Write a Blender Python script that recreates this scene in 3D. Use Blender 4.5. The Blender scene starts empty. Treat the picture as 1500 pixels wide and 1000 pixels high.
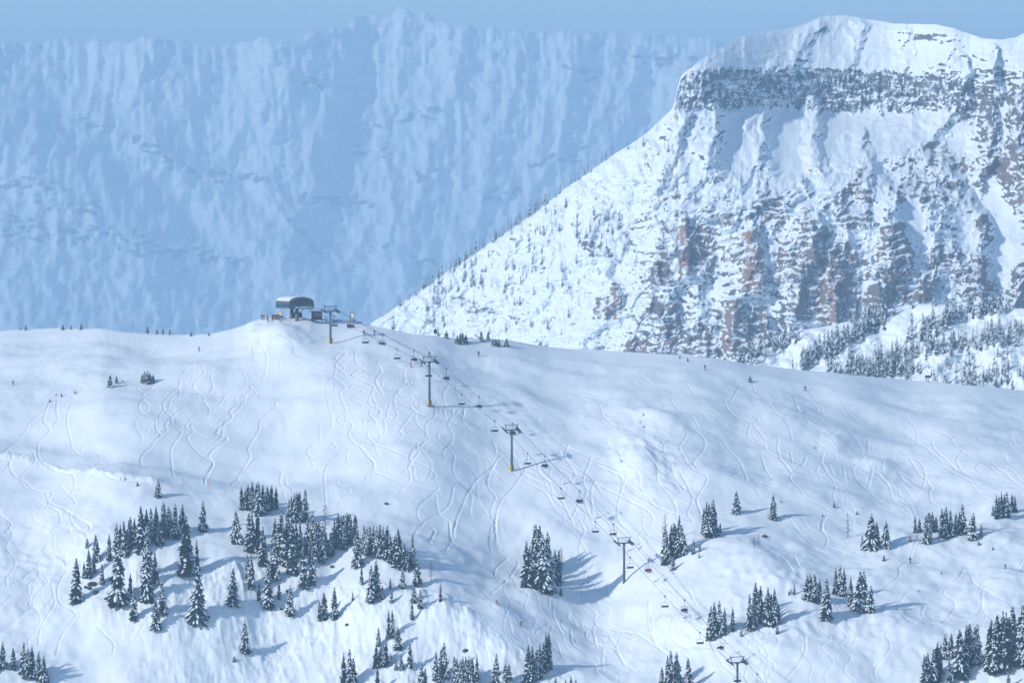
import bpy, bmesh, math, random
import numpy as np
R = math.radians
sc = bpy.context.scene
C = sc.collection
# ------------------------------------------------------------------ camera
F = 1500*200/36.0; VH = 250.0; P = math.atan((500-VH)/F)
cd = bpy.data.cameras.new('camera'); cam = bpy.data.objects.new('camera', cd); C.objects.link(cam)
cd.lens = 200; cd.sensor_width = 36; cd.clip_start = 5; cd.clip_end = 90000
cam.location = (0, 0, 0); cam.rotation_euler = (math.pi/2-P, 0, 0); sc.camera = cam
# ------------------------------------------------------------------ light
SUN_AZ = math.atan2(-0.52, -0.85)      # direction towards the sun in the ground plane
SUN_EL = R(25)
sdir = np.array([math.cos(SUN_EL)*math.cos(SUN_AZ), math.cos(SUN_EL)*math.sin(SUN_AZ), math.sin(SUN_EL)])
w = bpy.data.worlds.new('World'); sc.world = w; w.use_nodes = True
nt = w.node_tree; bg = nt.nodes['Background']; sky = nt.nodes.new('ShaderNodeTexSky')
sky.sky_type = 'NISHITA'; sky.sun_disc = False; sky.sun_elevation = SUN_EL
sky.sun_rotation = math.pi/2-SUN_AZ; sky.altitude = 2200; sky.air_density = 1.0; sky.dust_density = 0.4; sky.ozone_density = 1.0
nt.links.new(sky.outputs[0], bg.inputs[0]); bg.inputs[1].default_value = 0.14
sl = bpy.data.lights.new('sun', 'SUN'); sl.energy = 3.3; sl.angle = R(2.0); sl.color = (1, .975, .92)
so = bpy.data.objects.new('sun', sl); C.objects.link(so)
from mathutils import Vector, Matrix
so.rotation_euler = Vector(sdir).to_track_quat('Z', 'Y').to_euler()
sc.view_settings.view_transform = 'Standard'; sc.view_settings.look = 'None'
sc.view_settings.exposure = 0.2; sc.view_settings.gamma = 1.0; sc.view_settings.use_curve_mapping = False
sc.cycles.use_denoising = True
sc.cycles.max_bounces = 6; sc.cycles.diffuse_bounces = 3; sc.cycles.volume_bounces = 1
sc.cycles.use_adaptive_sampling = True; sc.cycles.adaptive_threshold = 0.02
HAZE = 1.2e-4; HAZE_COL = (0.43, 0.665, 0.89)

# ------------------------------------------------------------------ helpers
rng = np.random.default_rng(7); random.seed(7)
cp, sp_ = math.cos(P), math.sin(P)
def unproj(u, v, Y):
    x = (np.asarray(u, float)-750)/F; wv = (500-np.asarray(v, float))/F
    dy = cp+wv*sp_; dz = -sp_+wv*cp
    return x/dy*Y, dz/dy*Y
def proj(X, Y, Z):
    f = Y*cp-Z*sp_; up = Y*sp_+Z*cp
    return 750+F*X/f, 500-F*up/f
def _hash(ix, iy, seed):
    h = (ix.astype(np.int64)*374761393 + iy.astype(np.int64)*668265263 + seed*1442695041) & 0xffffffff
    h = ((h ^ (h >> 13))*1274126177) & 0xffffffff
    return ((h ^ (h >> 16)) & 0xffffffff)
def noise(x, y, seed=0):
    x = np.asarray(x, float); y = np.asarray(y, float)
    ix = np.floor(x); iy = np.floor(y); fx = x-ix; fy = y-iy
    sx = fx*fx*fx*(fx*(fx*6-15)+10); sy = fy*fy*fy*(fy*(fy*6-15)+10)
    def g(a, b):
        an = _hash(ix+a, iy+b, seed)*(2*math.pi/4294967296.0)
        return np.cos(an)*(fx-a)+np.sin(an)*(fy-b)
    n00, n10, n01, n11 = g(0, 0), g(1, 0), g(0, 1), g(1, 1)
    return ((n00*(1-sx)+n10*sx)*(1-sy)+(n01*(1-sx)+n11*sx)*sy)*1.5
def fbm(x, y, o=4, seed=0, gain=.5):
    s = 0; a = 1; f = 1
    for k in range(o):
        s = s+a*noise(x*f, y*f, seed+k*17); a *= gain; f *= 2.03
    return s
def ridged(x, y, o=4, seed=0, gain=.5):
    s = 0; a = 1; f = 1
    for k in range(o):
        n = 1-np.abs(noise(x*f, y*f, seed+k*31))*1.6
        s = s+a*n*n; a *= gain; f *= 2.07
    return s
def smooth(a, b, x):
    t = np.clip((x-a)/(b-a), 0, 1); return t*t*(3-2*t)
def shepard(u, v, pts, s):
    num = 0; den = 1e-9
    for (pu, pv, val) in pts:
        wt = np.exp(-((u-pu)**2+(v-pv)**2*1.6)/(2*s*s))+1e-7/(1+((u-pu)**2+(v-pv)**2)/1e4)
        num = num+wt*val; den = den+wt
    return num/den
def seg_dist(u, v, pts):
    best = np.full(np.shape(u), 1e9)
    for (a, b) in zip(pts[:-1], pts[1:]):
        dx, dy = b[0]-a[0], b[1]-a[1]; L = dx*dx+dy*dy
        t = np.clip(((u-a[0])*dx+(v-a[1])*dy)/L, 0, 1)
        best = np.minimum(best, np.hypot(u-a[0]-t*dx, v-a[1]-t*dy))
    return best
def seg_dist2(u, v, pts):
    best = np.full(np.shape(u), 1e9); sg = np.zeros(np.shape(u))
    for (a, b) in zip(pts[:-1], pts[1:]):
        dx, dy = b[0]-a[0], b[1]-a[1]; L = dx*dx+dy*dy
        t = np.clip(((u-a[0])*dx+(v-a[1])*dy)/L, 0, 1); eu = u-a[0]-t*dx; d = np.hypot(eu, v-a[1]-t*dy)
        m = d < best; best = np.where(m, d, best); sg = np.where(m, eu, sg)
    return best, sg
def rowsmooth(A, us, half):
    """smooth every row over +-half pixels, independent of the column spacing"""
    st = 1.5; ug = np.arange(us[0], us[-1]+st, st); h = max(1, int(half/st)); n_ = len(ug)
    G = np.stack([np.interp(ug, us, r) for r in A])
    k_ = np.hanning(2*h+3)[1:-1]; k_ /= k_.sum(); L = 1 << int(math.ceil(math.log2(n_+4*h+1)))
    pd = np.pad(G, ((0, 0), (h, h)), mode='edge')
    G = np.fft.irfft(np.fft.rfft(pd, L, axis=1)*np.fft.rfft(k_, L), L, axis=1)[:, 2*h:2*h+n_]
    return np.stack([np.interp(us, ug, r) for r in G])
def grid_mesh(name, X, Y, Z, attr=None):
    n, m = X.shape
    me = bpy.data.meshes.new(name)
    co = np.stack([X, Y, Z], -1).reshape(-1, 3).astype(np.float32)
    idx = np.arange(n*m).reshape(n, m)
    q = np.stack([idx[:-1, :-1], idx[:-1, 1:], idx[1:, 1:], idx[1:, :-1]], -1).reshape(-1)
    nf = (n-1)*(m-1)
    me.vertices.add(n*m); me.vertices.foreach_set('co', co.ravel())
    me.loops.add(nf*4); me.loops.foreach_set('vertex_index', q.astype(np.int32))
    me.polygons.add(nf); me.polygons.foreach_set('loop_start', np.arange(0, nf*4, 4, dtype=np.int32))
    me.polygons.foreach_set('loop_total', np.full(nf, 4, np.int32))
    me.polygons.foreach_set('use_smooth', np.ones(nf, bool))
    me.update(calc_edges=True)
    for k, a in (attr or {}).items():
        at = me.attributes.new(k, 'FLOAT', 'POINT'); at.data.foreach_set('value', a.ravel().astype(np.float32))
    return me
def grid_normals(X, Y, Z):
    P3 = np.stack([X, Y, Z], -1)
    a = np.gradient(P3, axis=0); b = np.gradient(P3, axis=1)
    n = np.cross(b, a); n /= np.linalg.norm(n, axis=-1, keepdims=True)+1e-9
    s = np.sign(n[..., 2:3]); s[s == 0] = 1
    return n
def tag(o, label=None, cat=None, group=None, kind=None):
    if label: o['label'] = label
    if cat: o['category'] = cat
    if group: o['group'] = group
    if kind: o['kind'] = kind
    return o
def link(name, me, mat=None, parent=None):
    o = bpy.data.objects.new(name, me); C.objects.link(o)
    if mat is not None and me is not None and not me.materials:
        for m_ in (mat if isinstance(mat, (list, tuple)) else [mat]): me.materials.append(m_)
    if parent is not None: o.parent = parent
    return o
def empty(name, loc, rz=0, label=None, cat=None, group=None):
    o = bpy.data.objects.new(name, None); C.objects.link(o); o.location = loc; o.rotation_euler = (0, 0, rz)
    o.empty_display_size = .5
    return tag(o, label, cat, group)

# ------------------------------------------------------------------ materials
def mat(name, col, rough=.7, metal=0.0, noise_amt=0.0, scale=3.0, bump=0.0, spec=.3):
    m = bpy.data.materials.new(name); m.use_nodes = True; t = m.node_tree; b = t.nodes['Principled BSDF']
    b.inputs['Base Color'].default_value = (*col, 1); b.inputs['Roughness'].default_value = rough
    b.inputs['Metallic'].default_value = metal; b.inputs['Specular IOR Level'].default_value = spec
    if noise_amt or bump:
        tc = t.nodes.new('ShaderNodeTexCoord'); nz = t.nodes.new('ShaderNodeTexNoise'); nz.inputs['Scale'].default_value = scale
        nz.inputs['Detail'].default_value = 5; t.links.new(tc.outputs['Object'], nz.inputs['Vector'])
        if noise_amt:
            hs = t.nodes.new('ShaderNodeMix'); hs.data_type = 'RGBA'
            hs.inputs[6].default_value = (*[c*(1-noise_amt) for c in col], 1); hs.inputs[7].default_value = (*[min(1, c*(1+noise_amt)) for c in col], 1)
            t.links.new(nz.outputs[0], hs.inputs[0]); t.links.new(hs.outputs[2], b.inputs['Base Color'])
        if bump:
            bp = t.nodes.new('ShaderNodeBump'); bp.inputs['Strength'].default_value = bump; bp.inputs['Distance'].default_value = .3
            t.links.new(nz.outputs[0], bp.inputs['Height']); t.links.new(bp.outputs[0], b.inputs['Normal'])
    return m
SNOWC = (.84, .90, .95)
M = {}
M['snow'] = mat('snow', SNOWC, .75, bump=.25, scale=.5)
M['tree_snow'] = mat('tree_snow', (.80, .86, .90), .8)
M['needles'] = mat('needles', (.014, .028, .030), .8, noise_amt=.5, scale=1.5)
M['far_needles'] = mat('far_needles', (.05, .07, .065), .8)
M['bark'] = mat('bark', (.07, .055, .045), .9, noise_amt=.4, scale=4)
M['dead_wood'] = mat('dead_wood', (.10, .085, .075), .9, noise_amt=.3, scale=4)
M['steel'] = mat('galvanised_steel', (.085, .12, .15), .5, .3, noise_amt=.15, scale=1)
M['dark_steel'] = mat('dark_steel', (.05, .06, .075), .5, .3)
M['rope'] = mat('rope', (.06, .065, .075), .5, .3)
M['yellow'] = mat('yellow_pad', (.62, .42, .03), .7, noise_amt=.2)
M['concrete'] = mat('concrete', (.22, .21, .20), .9, noise_amt=.3, scale=1.5)
M['teal'] = mat('teal_panel', (.015, .07, .10), .45)
M['grey_paint'] = mat('grey_paint', (.10, .12, .14), .5, noise_amt=.1)
M['glass'] = mat('dark_glass', (.012, .025, .05), .12, spec=.6)
M['wood'] = mat('brown_wood', (.14, .075, .05), .8, noise_amt=.35, scale=2)
M['redwood'] = mat('red_wood', (.22, .06, .03), .8, noise_amt=.3, scale=2)
M['seat'] = mat('seat_pad', (.02, .022, .035), .6)
M['blue'] = mat('banner_blue', (.01, .13, .5), .6)
M['byellow'] = mat('banner_yellow', (.75, .55, .04), .6)
M['white'] = mat('white_paint', (.8, .8, .8), .5)
M['sign_dark'] = mat('sign_dark', (.012, .022, .04), .5)
M['orange'] = mat('orange_marker', (.75, .25, .03), .6)
M['skin'] = mat('skin', (.5, .3, .22), .6)
M['rockb'] = mat('boulder_rock', (.06, .055, .055), .9, noise_amt=.5, scale=1.2, bump=.5)
for k_, c_ in dict(black=(.012, .012, .018), red=(.5, .02, .03), blue=(.02, .10, .4), green=(.02, .22, .05), grey=(.15, .16, .18), pink=(.6, .06, .2), olive=(.16, .13, .03), navy=(.015, .02, .06), orange=(.6, .16, .02)).items():
    M['c_'+k_] = mat('cloth_'+k_, c_, .85)
def rock_snow(name, rock_a, rock_b, rock_c):
    m = bpy.data.materials.new(name); m.use_nodes = True; t = m.node_tree; b = t.nodes['Principled BSDF']; L = t.links.new
    b.inputs['Roughness'].default_value = .85; b.inputs['Specular IOR Level'].default_value = .2
    a = t.nodes.new('ShaderNodeAttribute'); a.attribute_name = 'rock'
    a2 = t.nodes.new('ShaderNodeAttribute'); a2.attribute_name = 'warm'
    tc = t.nodes.new('ShaderNodeTexCoord')
    nz = t.nodes.new('ShaderNodeTexNoise'); nz.inputs['Scale'].default_value = .22; nz.inputs['Detail'].default_value = 8; nz.inputs['Roughness'].default_value = .7
    L(tc.outputs['Object'], nz.inputs['Vector'])
    mp = t.nodes.new('ShaderNodeMapping'); mp.inputs['Scale'].default_value = (.04, .04, .35); L(tc.outputs['Object'], mp.inputs[0])
    n2 = t.nodes.new('ShaderNodeTexNoise'); n2.inputs['Scale'].default_value = 1; n2.inputs['Detail'].default_value = 5; L(mp.outputs[0], n2.inputs['Vector'])
    rm = t.nodes.new('ShaderNodeMix'); rm.data_type = 'RGBA'; rm.inputs[6].default_value = (*rock_a, 1); rm.inputs[7].default_value = (*rock_b, 1)
    cr = t.nodes.new('ShaderNodeMapRange'); cr.inputs[1].default_value = .38; cr.inputs[2].default_value = .62; L(n2.outputs[0], cr.inputs[0]); L(cr.outputs[0], rm.inputs[0])
    wm = t.nodes.new('ShaderNodeMix'); wm.data_type = 'RGBA'; wm.inputs[7].default_value = (*rock_c, 1); L(rm.outputs[2], wm.inputs[6]); L(a2.outputs['Fac'], wm.inputs[0])
    # snow caught in the rock: fine noise added to the mask
    ad = t.nodes.new('ShaderNodeMath'); ad.operation = 'MULTIPLY_ADD'; ad.inputs[1].default_value = .9; ad.inputs[2].default_value = -.45
    L(nz.outputs[0], ad.inputs[0])
    su = t.nodes.new('ShaderNodeMath'); su.operation = 'ADD'; L(a.outputs['Fac'], su.inputs[0]); L(ad.outputs[0], su.inputs[1])
    st = t.nodes.new('ShaderNodeMapRange'); st.inputs[1].default_value = .42; st.inputs[2].default_value = .58; L(su.outputs[0], st.inputs[0])
    fm = t.nodes.new('ShaderNodeMix'); fm.data_type = 'RGBA'; fm.inputs[6].default_value = (*SNOWC, 1)
    L(st.outputs[0], fm.inputs[0]); L(wm.outputs[2], fm.inputs[7]); L(fm.outputs[2], b.inputs['Base Color'])
    bp = t.nodes.new('ShaderNodeBump'); bp.inputs['Strength'].default_value = .5; bp.inputs['Distance'].default_value = 1.5
    L(nz.outputs[0], bp.inputs['Height']); L(bp.outputs[0], b.inputs['Normal'])
    return m
M['peak'] = rock_snow('peak_rock_snow', (.075, .08, .095), (.15, .145, .15), (.40, .23, .145))
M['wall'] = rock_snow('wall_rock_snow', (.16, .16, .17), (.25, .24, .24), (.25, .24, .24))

def skyline(pts, u):
    p = np.array(pts, float); return np.interp(u, p[:, 0], p[:, 1])
def smooth1d(a, k):
    ker = np.hanning(2*k+3)[1:-1]; ker /= ker.sum()
    return np.convolve(np.pad(a, k, mode='edge'), ker, 'valid')

ZV = -480.0
# ------------------------------------------------------------------ valley floor (reaches the horizon)
gx, gy = np.meshgrid(np.linspace(-19000, 19000, 77), np.linspace(-2900, 29000, 65))
gz = ZV+4*fbm(gx/900, gy/900, 3, 5)*smooth(900, 3000, np.abs(gy-1700)+np.abs(gx)*.5)-2
gr = link('valley_floor', grid_mesh('valley_floor', gx, gy, np.minimum(gz, ZV+3)), M['snow']); tag(gr, kind='structure')

# ------------------------------------------------------------------ near ski slope
us = np.concatenate([np.arange(-420, -60, 9.0), np.arange(-60, 1560, 1.4), np.arange(1567, 1930, 9.0)])
SKY = [(-420, 520), (-150, 495), (0, 485), (80, 482), (150, 482), (215, 487), (270, 491), (310, 489), (345, 481), (372, 471), (392, 466), (420, 465), (445, 466), (470, 472), (500, 474), (534, 473), (560, 481), (600, 490), (640, 493), (665, 498), (700, 500), (750, 500), (800, 508), (850, 512), (950, 517), (1040, 523), (1100, 535), (1200, 545), (1300, 553), (1400, 563), (1500, 572), (1700, 585), (1930, 600)]
vs_sky = rowsmooth(skyline(SKY, us)[None], us, 9)[0]; vs_sm = rowsmooth(vs_sky[None], us, 150)[0]
NR = 540
VB = 1090.0
t = np.linspace(0, 1, NR)
U = np.repeat(us[None, :], NR, 0); V = VB+(vs_sm[None, :]-VB)*t[:, None]+(vs_sky-vs_sm)[None, :]*(t**7)[:, None]
SL = [(0, 500, 8), (150, 500, 8), (300, 505, 9), (60, 560, 11), (200, 560, 14), (330, 530, 14), (420, 490, 16), (430, 540, 22), (430, 610, 25), (300, 620, 23), (550, 560, 22), (550, 640, 26), (150, 620, 22), (60, 640, 20),
      (60, 720, 18), (180, 750, 20), (300, 760, 15), (60, 850, 22), (420, 760, 14), (520, 790, 12), (200, 880, 33), (330, 870, 36), (450, 880, 40), (560, 880, 40), (600, 950, 36), (620, 810, 13), (300, 960, 30), (450, 970, 30),
      (700, 840, 14), (760, 880, 14), (850, 930, 18), (700, 950, 33), (660, 720, 26), (760, 740, 25), (850, 760, 24), (500, 490, 10), (620, 510, 11), (720, 515, 12), (850, 530, 11), (1000, 545, 12), (1200, 565, 9), (1400, 580, 8), (1500, 590, 8),
      (700, 600, 22), (900, 600, 17), (1050, 620, 17), (1250, 620, 13), (1450, 640, 12), (950, 690, 22), (1200, 690, 20), (1400, 700, 17), (1000, 770, 19), (1150, 750, 14), (1330, 770, 10), (1450, 790, 12), (1000, 860, 25), (1100, 830, 18), (1250, 850, 12), (1250, 930, 22), (1400, 880, 14),
      (1100, 960, 24), (900, 880, 24), (1400, 990, 22), (800, 1010, 22), (60, 980, 18), (150, 960, 26), (750, 1080, 24), (0, 1080, 22), (1500, 1080, 22)]
S = shepard(U, V, SL, 48.0)
CT = lambda u: np.interp(u, [-420, 0, 80, 170, 260, 340, 430, 520], [600, 645, 662, 684, 703, 715, 722, 730])
ctw = np.exp(-((V-CT(U))/7.0)**2)*smooth(520, 400, U)
S = S*(1-ctw)+2.0*ctw
S = S+11*np.exp(-((V-CT(U)-16)/8.0)**2)*smooth(480, 350, U)
# brow of the spur below the central run
BROW = [(560, 850), (600, 858), (650, 876), (700, 905), (745, 935), (790, 965), (830, 1000)]
bu = np.interp(V, [p[1] for p in BROW], [p[0] for p in BROW])
inb = smooth(845, 870, V)*smooth(1040, 990, V)
left = smooth(6, -10, U-bu)*smooth(-230, -120, U-bu)*inb; right = smooth(-4, 10, U-bu)*smooth(150, 70, U-bu)*inb
S = S*(1-left)+36*left; S = S*(1-right)+13*right
S = np.clip(S+3.0*fbm(U/70, V/40, 3, 3), 1.5, 46)
Yg = np.zeros_like(U); Yg[0] = 1585+14*np.sin(us/300.0)+10*noise(us/210.0, us*0+3.3, 4)
for j in range(1, NR):
    dv = V[j-1]-V[j]; vm = (V[j-1]+V[j])/2
    k = (np.tan(np.radians((S[j-1]+S[j])/2))+(vm-VH)/F)/(Yg[j-1]/F)
    Yg[j] = Yg[j-1]+dv/k
# every column reaches the crest at its own distance; then even out across columns
Yr = np.interp(us, [-420, 0, 250, 430, 560, 800, 1100, 1500, 1930], [1880, 1868, 1850, 1828, 1832, 1842, 1852, 1858, 1870])
Yr = rowsmooth(Yr[None], us, 84)[0]
ratio = rowsmooth(((Yr-Yg[0])/(Yg[-1]-Yg[0]))[None], us, 180)[0]; Yg = Yg[0]+(Yg-Yg[0])*ratio
Yg = rowsmooth(Yg, us, 105)
Xg, Zg = unproj(U, V, Yg)
# --- relief: drifts, mounds, runnels (metres)
edge = smooth(0, 30, V-vs_sky[None, :])
steep = smooth(24, 34, S)
bump = 1.9*fbm(Xg/45, Yg/38, 3, 11)+.9*smooth(.0, .7, fbm(Xg/26, Yg/34, 2, 15))*smooth(600, 760, V)+.50*fbm(Xg/13, Yg/16, 3, 21)*(.5+.8*smooth(700, 850, V))
bump += (.5+.5*smooth(-.1, .4, noise(Xg/40, Yg/40, 55)))*.10*fbm(Xg/4.0, Yg/5.0, 3, 31)
bump += steep*(.40*ridged(Xg/6.5+.25*Yg/10, Yg/26, 3, 41)+.16*fbm(Xg/2.2, Yg/3, 2, 43))
bump += steep*.45*fbm(Xg/5.5, Yg/8, 3, 47)
bump *= (.25+.75*edge)
MOUNDS = [(408, 497, 26, 13, 2.6, 0), (940, 688, 24, 20, 3.2, 25), (962, 612, 22, 8, 2.0, 15), (905, 640, 40, 10, 1.2, 10), (1292, 682, 22, 9, 1.8, 15), (1165, 612, 34, 10, 1.5, 15), (1225, 648, 16, 8, 1.2, 10), (1424, 742, 22, 9, -2.2, 0), (1452, 756, 22, 9, 2.0, 0),
          (1190, 890, 55, 20, 3.0, 10), (1080, 938, 45, 20, 2.4, 0), (1110, 830, 45, 16, 2.2, 20), (1290, 800, 40, 9, 1.8, 0), (1400, 790, 45, 8, 1.5, 0), (1465, 860, 30, 20, 2.5, 0), (1330, 930, 40, 16, 1.8, 0), (680, 640, 30, 10, 1.0, 0), (840, 800, 40, 14, 1.6, 20),
          (815, 868, 34, 10, 1.5, 0), (975, 795, 30, 10, 1.4, 0), (230, 800, 50, 12, 1.5, 0), (560, 806, 70, 9, 1.6, 5), (330, 905, 25, 35, 2.2, 10), (470, 880, 22, 30, -2.0, 10), (540, 900, 24, 35, 2.0, 12), (250, 880, 25, 30, 1.6, 12), (645, 905, 26, 22, 2.0, 25), (1010, 920, 40, 14, 1.2, 10),
          (90, 800, 60, 20, 1.8, 0), (40, 880, 50, 30, 1.5, 0), (1040, 700, 50, 12, 1.1, 12), (630, 599, 9, 5, .8, 0), (700, 497, 30, 5, 1.0, 0), (20, 985, 40, 14, 3.5, 0), (1420, 985, 80, 14, 2.0, 0)]
for (mu, mv, su, sv, am, rot) in MOUNDS:
    c_, s_ = math.cos(R(rot)), math.sin(R(rot)); du = (U-mu); dv = (V-mv)
    a_ = du*c_+dv*s_; b_ = -du*s_+dv*c_
    wob = 1+.25*noise(U/14, V/9, 77)
    bump += am*np.exp(-.5*((a_/su)**2+(b_/sv)**2)*wob)
Zg = Zg+bump
# --- ski tracks: grooves with a small berm, carved into the snow
VPR = proj(Xg, Yg, Zg)[1]
def ground(u, v):
    """first visible ground point under pixel (u, v)"""
    i = np.interp(u, us, np.arange(len(us))); i0 = int(min(max(i, 0), len(us)-2)); f = i-i0
    vp = VPR[:, i0]*(1-f)+VPR[:, i0+1]*f
    hit = np.nonzero(vp <= v)[0]
    j = hit[0] if len(hit) else NR-1
    j = max(j, 1); g = 0 if not len(hit) else np.clip((vp[j-1]-v)/(vp[j-1]-vp[j]+1e-9), 0, 1)
    if not len(hit): g = 1
    def it(A):
        return (A[j-1, i0]*(1-f)+A[j-1, i0+1]*f)*(1-g)+(A[j, i0]*(1-f)+A[j, i0+1]*f)*g
    return Vector((it(Xg), it(Yg), it(Zg)))
tracks = []
def Z(ox, oy, f, *lines):
    for l in lines: tracks.append(([(ox+a/f, oy+b/f) for a, b in l], 1.0))
q = 1500/360
Z(0, 540, q, [(305,215),(275,300),(270,350),(305,390),(240,440),(232,480),(245,545),(330,590),(430,630),(455,680),(450,740),(400,800),(345,830)], [(350,200),(345,280),(355,330),(310,390),(240,450)],
  [(555,180),(450,220),(425,270),(410,340),(430,430),(460,495),(560,540)], [(870,310),(700,345),(580,400),(520,450),(497,495)], [(840,90),(885,160),(850,220),(870,280),(945,320),(955,380),(980,415),(930,460),(870,520),(862,580),(900,620),(990,670)],
  [(1100,75),(1010,190),(1000,250),(1045,300),(1050,350),(1105,390),(1090,430),(1045,490),(1050,580),(1060,670),(1100,690)], [(1235,10),(1245,45),(1180,95),(1240,150),(1245,190),(1275,250),(1170,310),(1135,360),(1180,390),(1145,430),(1200,500),(1280,545),(1300,575),(1250,640),(1250,720)],
  [(1365,10),(1290,60),(1300,110),(1250,170)], [(1500,110),(1300,180),(1170,215),(1050,300),(1010,360),(1020,385),(980,415)], [(1375,150),(1340,210),(1280,250),(1270,290),(1170,345),(1185,385),(1250,430),(1340,470),(1500,505)],
  [(1500,205),(1420,245),(1400,280),(1415,310),(1320,385),(1330,410),(1390,440),(1350,475),(1270,520),(1275,545),(1380,570),(1500,585)], [(10,510),(60,460),(150,400),(190,350),(330,225)], [(-20,640),(60,560),(10,530),(0,505),(60,450)],
  [(60,470),(75,530),(60,570),(90,640),(130,680),(160,720),(270,750),(290,800),(340,850),(420,890),(550,950)], [(180,470),(215,550),(150,620),(130,660),(210,730),(320,760),(300,800),(300,850),(360,900),(370,960)], [(550,570),(590,620),(680,690),(750,715),(890,725)], [(600,640),(550,690),(460,745),(345,830)],
  [(-10,755),(60,770),(220,800)], [(90,790),(10,840),(5,890),(70,940),(30,1000)], [(245,820),(290,860),(265,890),(330,930)], [(390,880),(480,930),(545,960),(545,1000)])
Z(300, 500, q, [(690,10),(545,90),(460,140),(455,175),(330,235),(280,275),(310,310),(280,350),(165,420),(165,470),(70,550),(135,600),(30,680),(50,735),(5,820),(0,880)], [(430,5),(545,55),(548,90),(720,140),(700,165),(570,235),(550,275),(440,370),(435,410),(340,500),(330,555),(265,660),(275,710),(205,800),(165,870),(200,895)], [(325,710),(220,800),(205,825),(260,880)],
  [(330,20),(375,100),(375,170),(330,235),(120,320),(0,360)],
  [(860,30),(800,110),(850,160),(790,220),(855,290),(825,340),(860,430),(810,470),(850,520),(690,600),(625,660),(645,720),(510,810),(500,870),(540,930)], [(980,130),(900,200),(980,220),(890,290),(970,310),(895,360),(960,390),(860,450),(900,500),(880,570),(960,660),(1030,770),(1020,840),(950,880)],
  [(920,60),(920,120),(980,170),(900,200),(950,240),(1030,280),(1000,370),(1075,410),(1000,480)], [(780,60),(860,70),(800,150),(860,200),(800,240)], [(900,650),(780,730),(730,830),(740,990)], [(905,540),(785,600),(800,650),(655,730),(660,770),(540,840)],
  [(870,690),(870,750),(910,780),(810,880),(830,920),(885,940),(820,990)], [(1050,110),(1080,170),(1045,240),(1085,320)], [(1130,360),(1110,440),(1130,470),(960,600),(975,700),(1030,770)], [(1240,360),(1170,400),(1165,460),(1000,590),(1010,620),(1230,740),(1400,830),(1380,870),(1290,860),(1275,800)],
  [(1285,410),(1195,530),(1200,590),(1030,740)], [(1370,600),(1260,730),(1255,790),(1130,880)], [(1190,200),(1240,250),(1180,300),(1270,330)], [(1130,220),(1190,260),(1260,240),(1200,200)], [(1190,350),(1280,400),(1300,430),(1400,470)], [(470,790),(460,850),(490,950)], [(1040,830),(1190,870),(1320,900),(1440,930)])
Z(600, 560, q, [(0,110),(50,180),(230,230)], [(120,350),(20,450),(0,500)], [(710,540),(640,640),(560,740),(520,880),(550,990)], [(560,450),(500,540),(400,620),(330,740),(270,880),(240,990)], [(520,520),(480,590),(480,650),(525,710),(495,800),(525,880),(490,960)],
  [(180,660),(60,750),(60,810),(150,880),(115,990)], [(160,690),(180,790),(240,840),(250,950),(290,995)], [(270,655),(230,760),(80,830),(20,930)], [(780,500),(800,580),(880,650)], [(820,470),(1000,560),(1190,680),(1480,820),(1390,930)], [(930,380),(1060,450),(1250,550),(1330,650),(1500,770)],
  [(1110,460),(1060,620),(1080,700),(1070,780),(1120,890)], [(1320,620),(1270,780),(1280,860),(1340,900)], [(1140,620),(1110,700),(1120,840)], [(970,380),(950,460),(1010,560),(990,650)], [(910,740),(990,880),(1000,900)], [(1030,800),(990,870)], [(250,250),(340,300),(500,350),(530,430)],
  [(330,170),(330,200)], [(270,150),(260,200)], [(205,150),(220,220)], [(1480,850),(1400,920),(1420,960)])
Z(880, 540, q, [(-20,600),(110,680),(150,740),(260,820),(390,870),(560,920)], [(530,400),(480,480),(520,560),(570,640),(650,700),(590,790),(610,870)], [(580,370),(635,430),(620,500),(570,570),(590,640)], [(370,450),(390,500),(360,550)], [(850,90),(790,190),(755,190),(800,270),(910,330),(900,400),(1000,440),(1010,480),(1110,560),(1160,640)],
  [(920,330),(1010,430),(1080,420),(1080,480),(1110,570),(1170,640)], [(860,260),(960,310),(930,340)], [(1255,510),(1230,590),(1160,660),(1170,720),(1240,800)], [(480,640),(540,740),(560,800),(530,880),(565,920)], [(450,700),(510,740),(440,810),(460,840),(410,890)], [(980,510),(1010,610),(1060,700)],
  [(740,420),(850,560),(880,650),(890,720)], [(490,85),(180,190)], [(250,40),(420,150),(700,215)], [(1180,150),(1200,220),(1220,270),(1300,300)], [(1250,150),(1330,220),(1250,260),(1330,330),(1400,380)], [(1160,500),(1170,570)], [(1360,480),(1350,560),(1420,700),(1500,740)], [(1390,560),(1430,660),(1480,690)], [(1480,580),(1490,680)])
Z(1140, 540, q, [(560,520),(460,590),(490,700),(560,750),(830,850)], [(580,610),(550,740)], [(590,630),(680,740)], [(700,540),(850,570),(900,640),(880,740)], [(800,560),(900,680),(940,740)], [(940,440),(960,500),(1080,600),(1010,640),(920,740)], [(1130,500),(1090,560),(1200,660),(1500,760)], [(1270,540),(1210,600),(1330,680)], [(1300,560),(1390,660),(1500,750)], [(1380,590),(1480,700)],
  [(1000,690),(930,750),(950,830),(1100,880)], [(730,650),(830,750)], [(300,880),(265,960),(290,990)], [(440,850),(470,890)])
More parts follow.
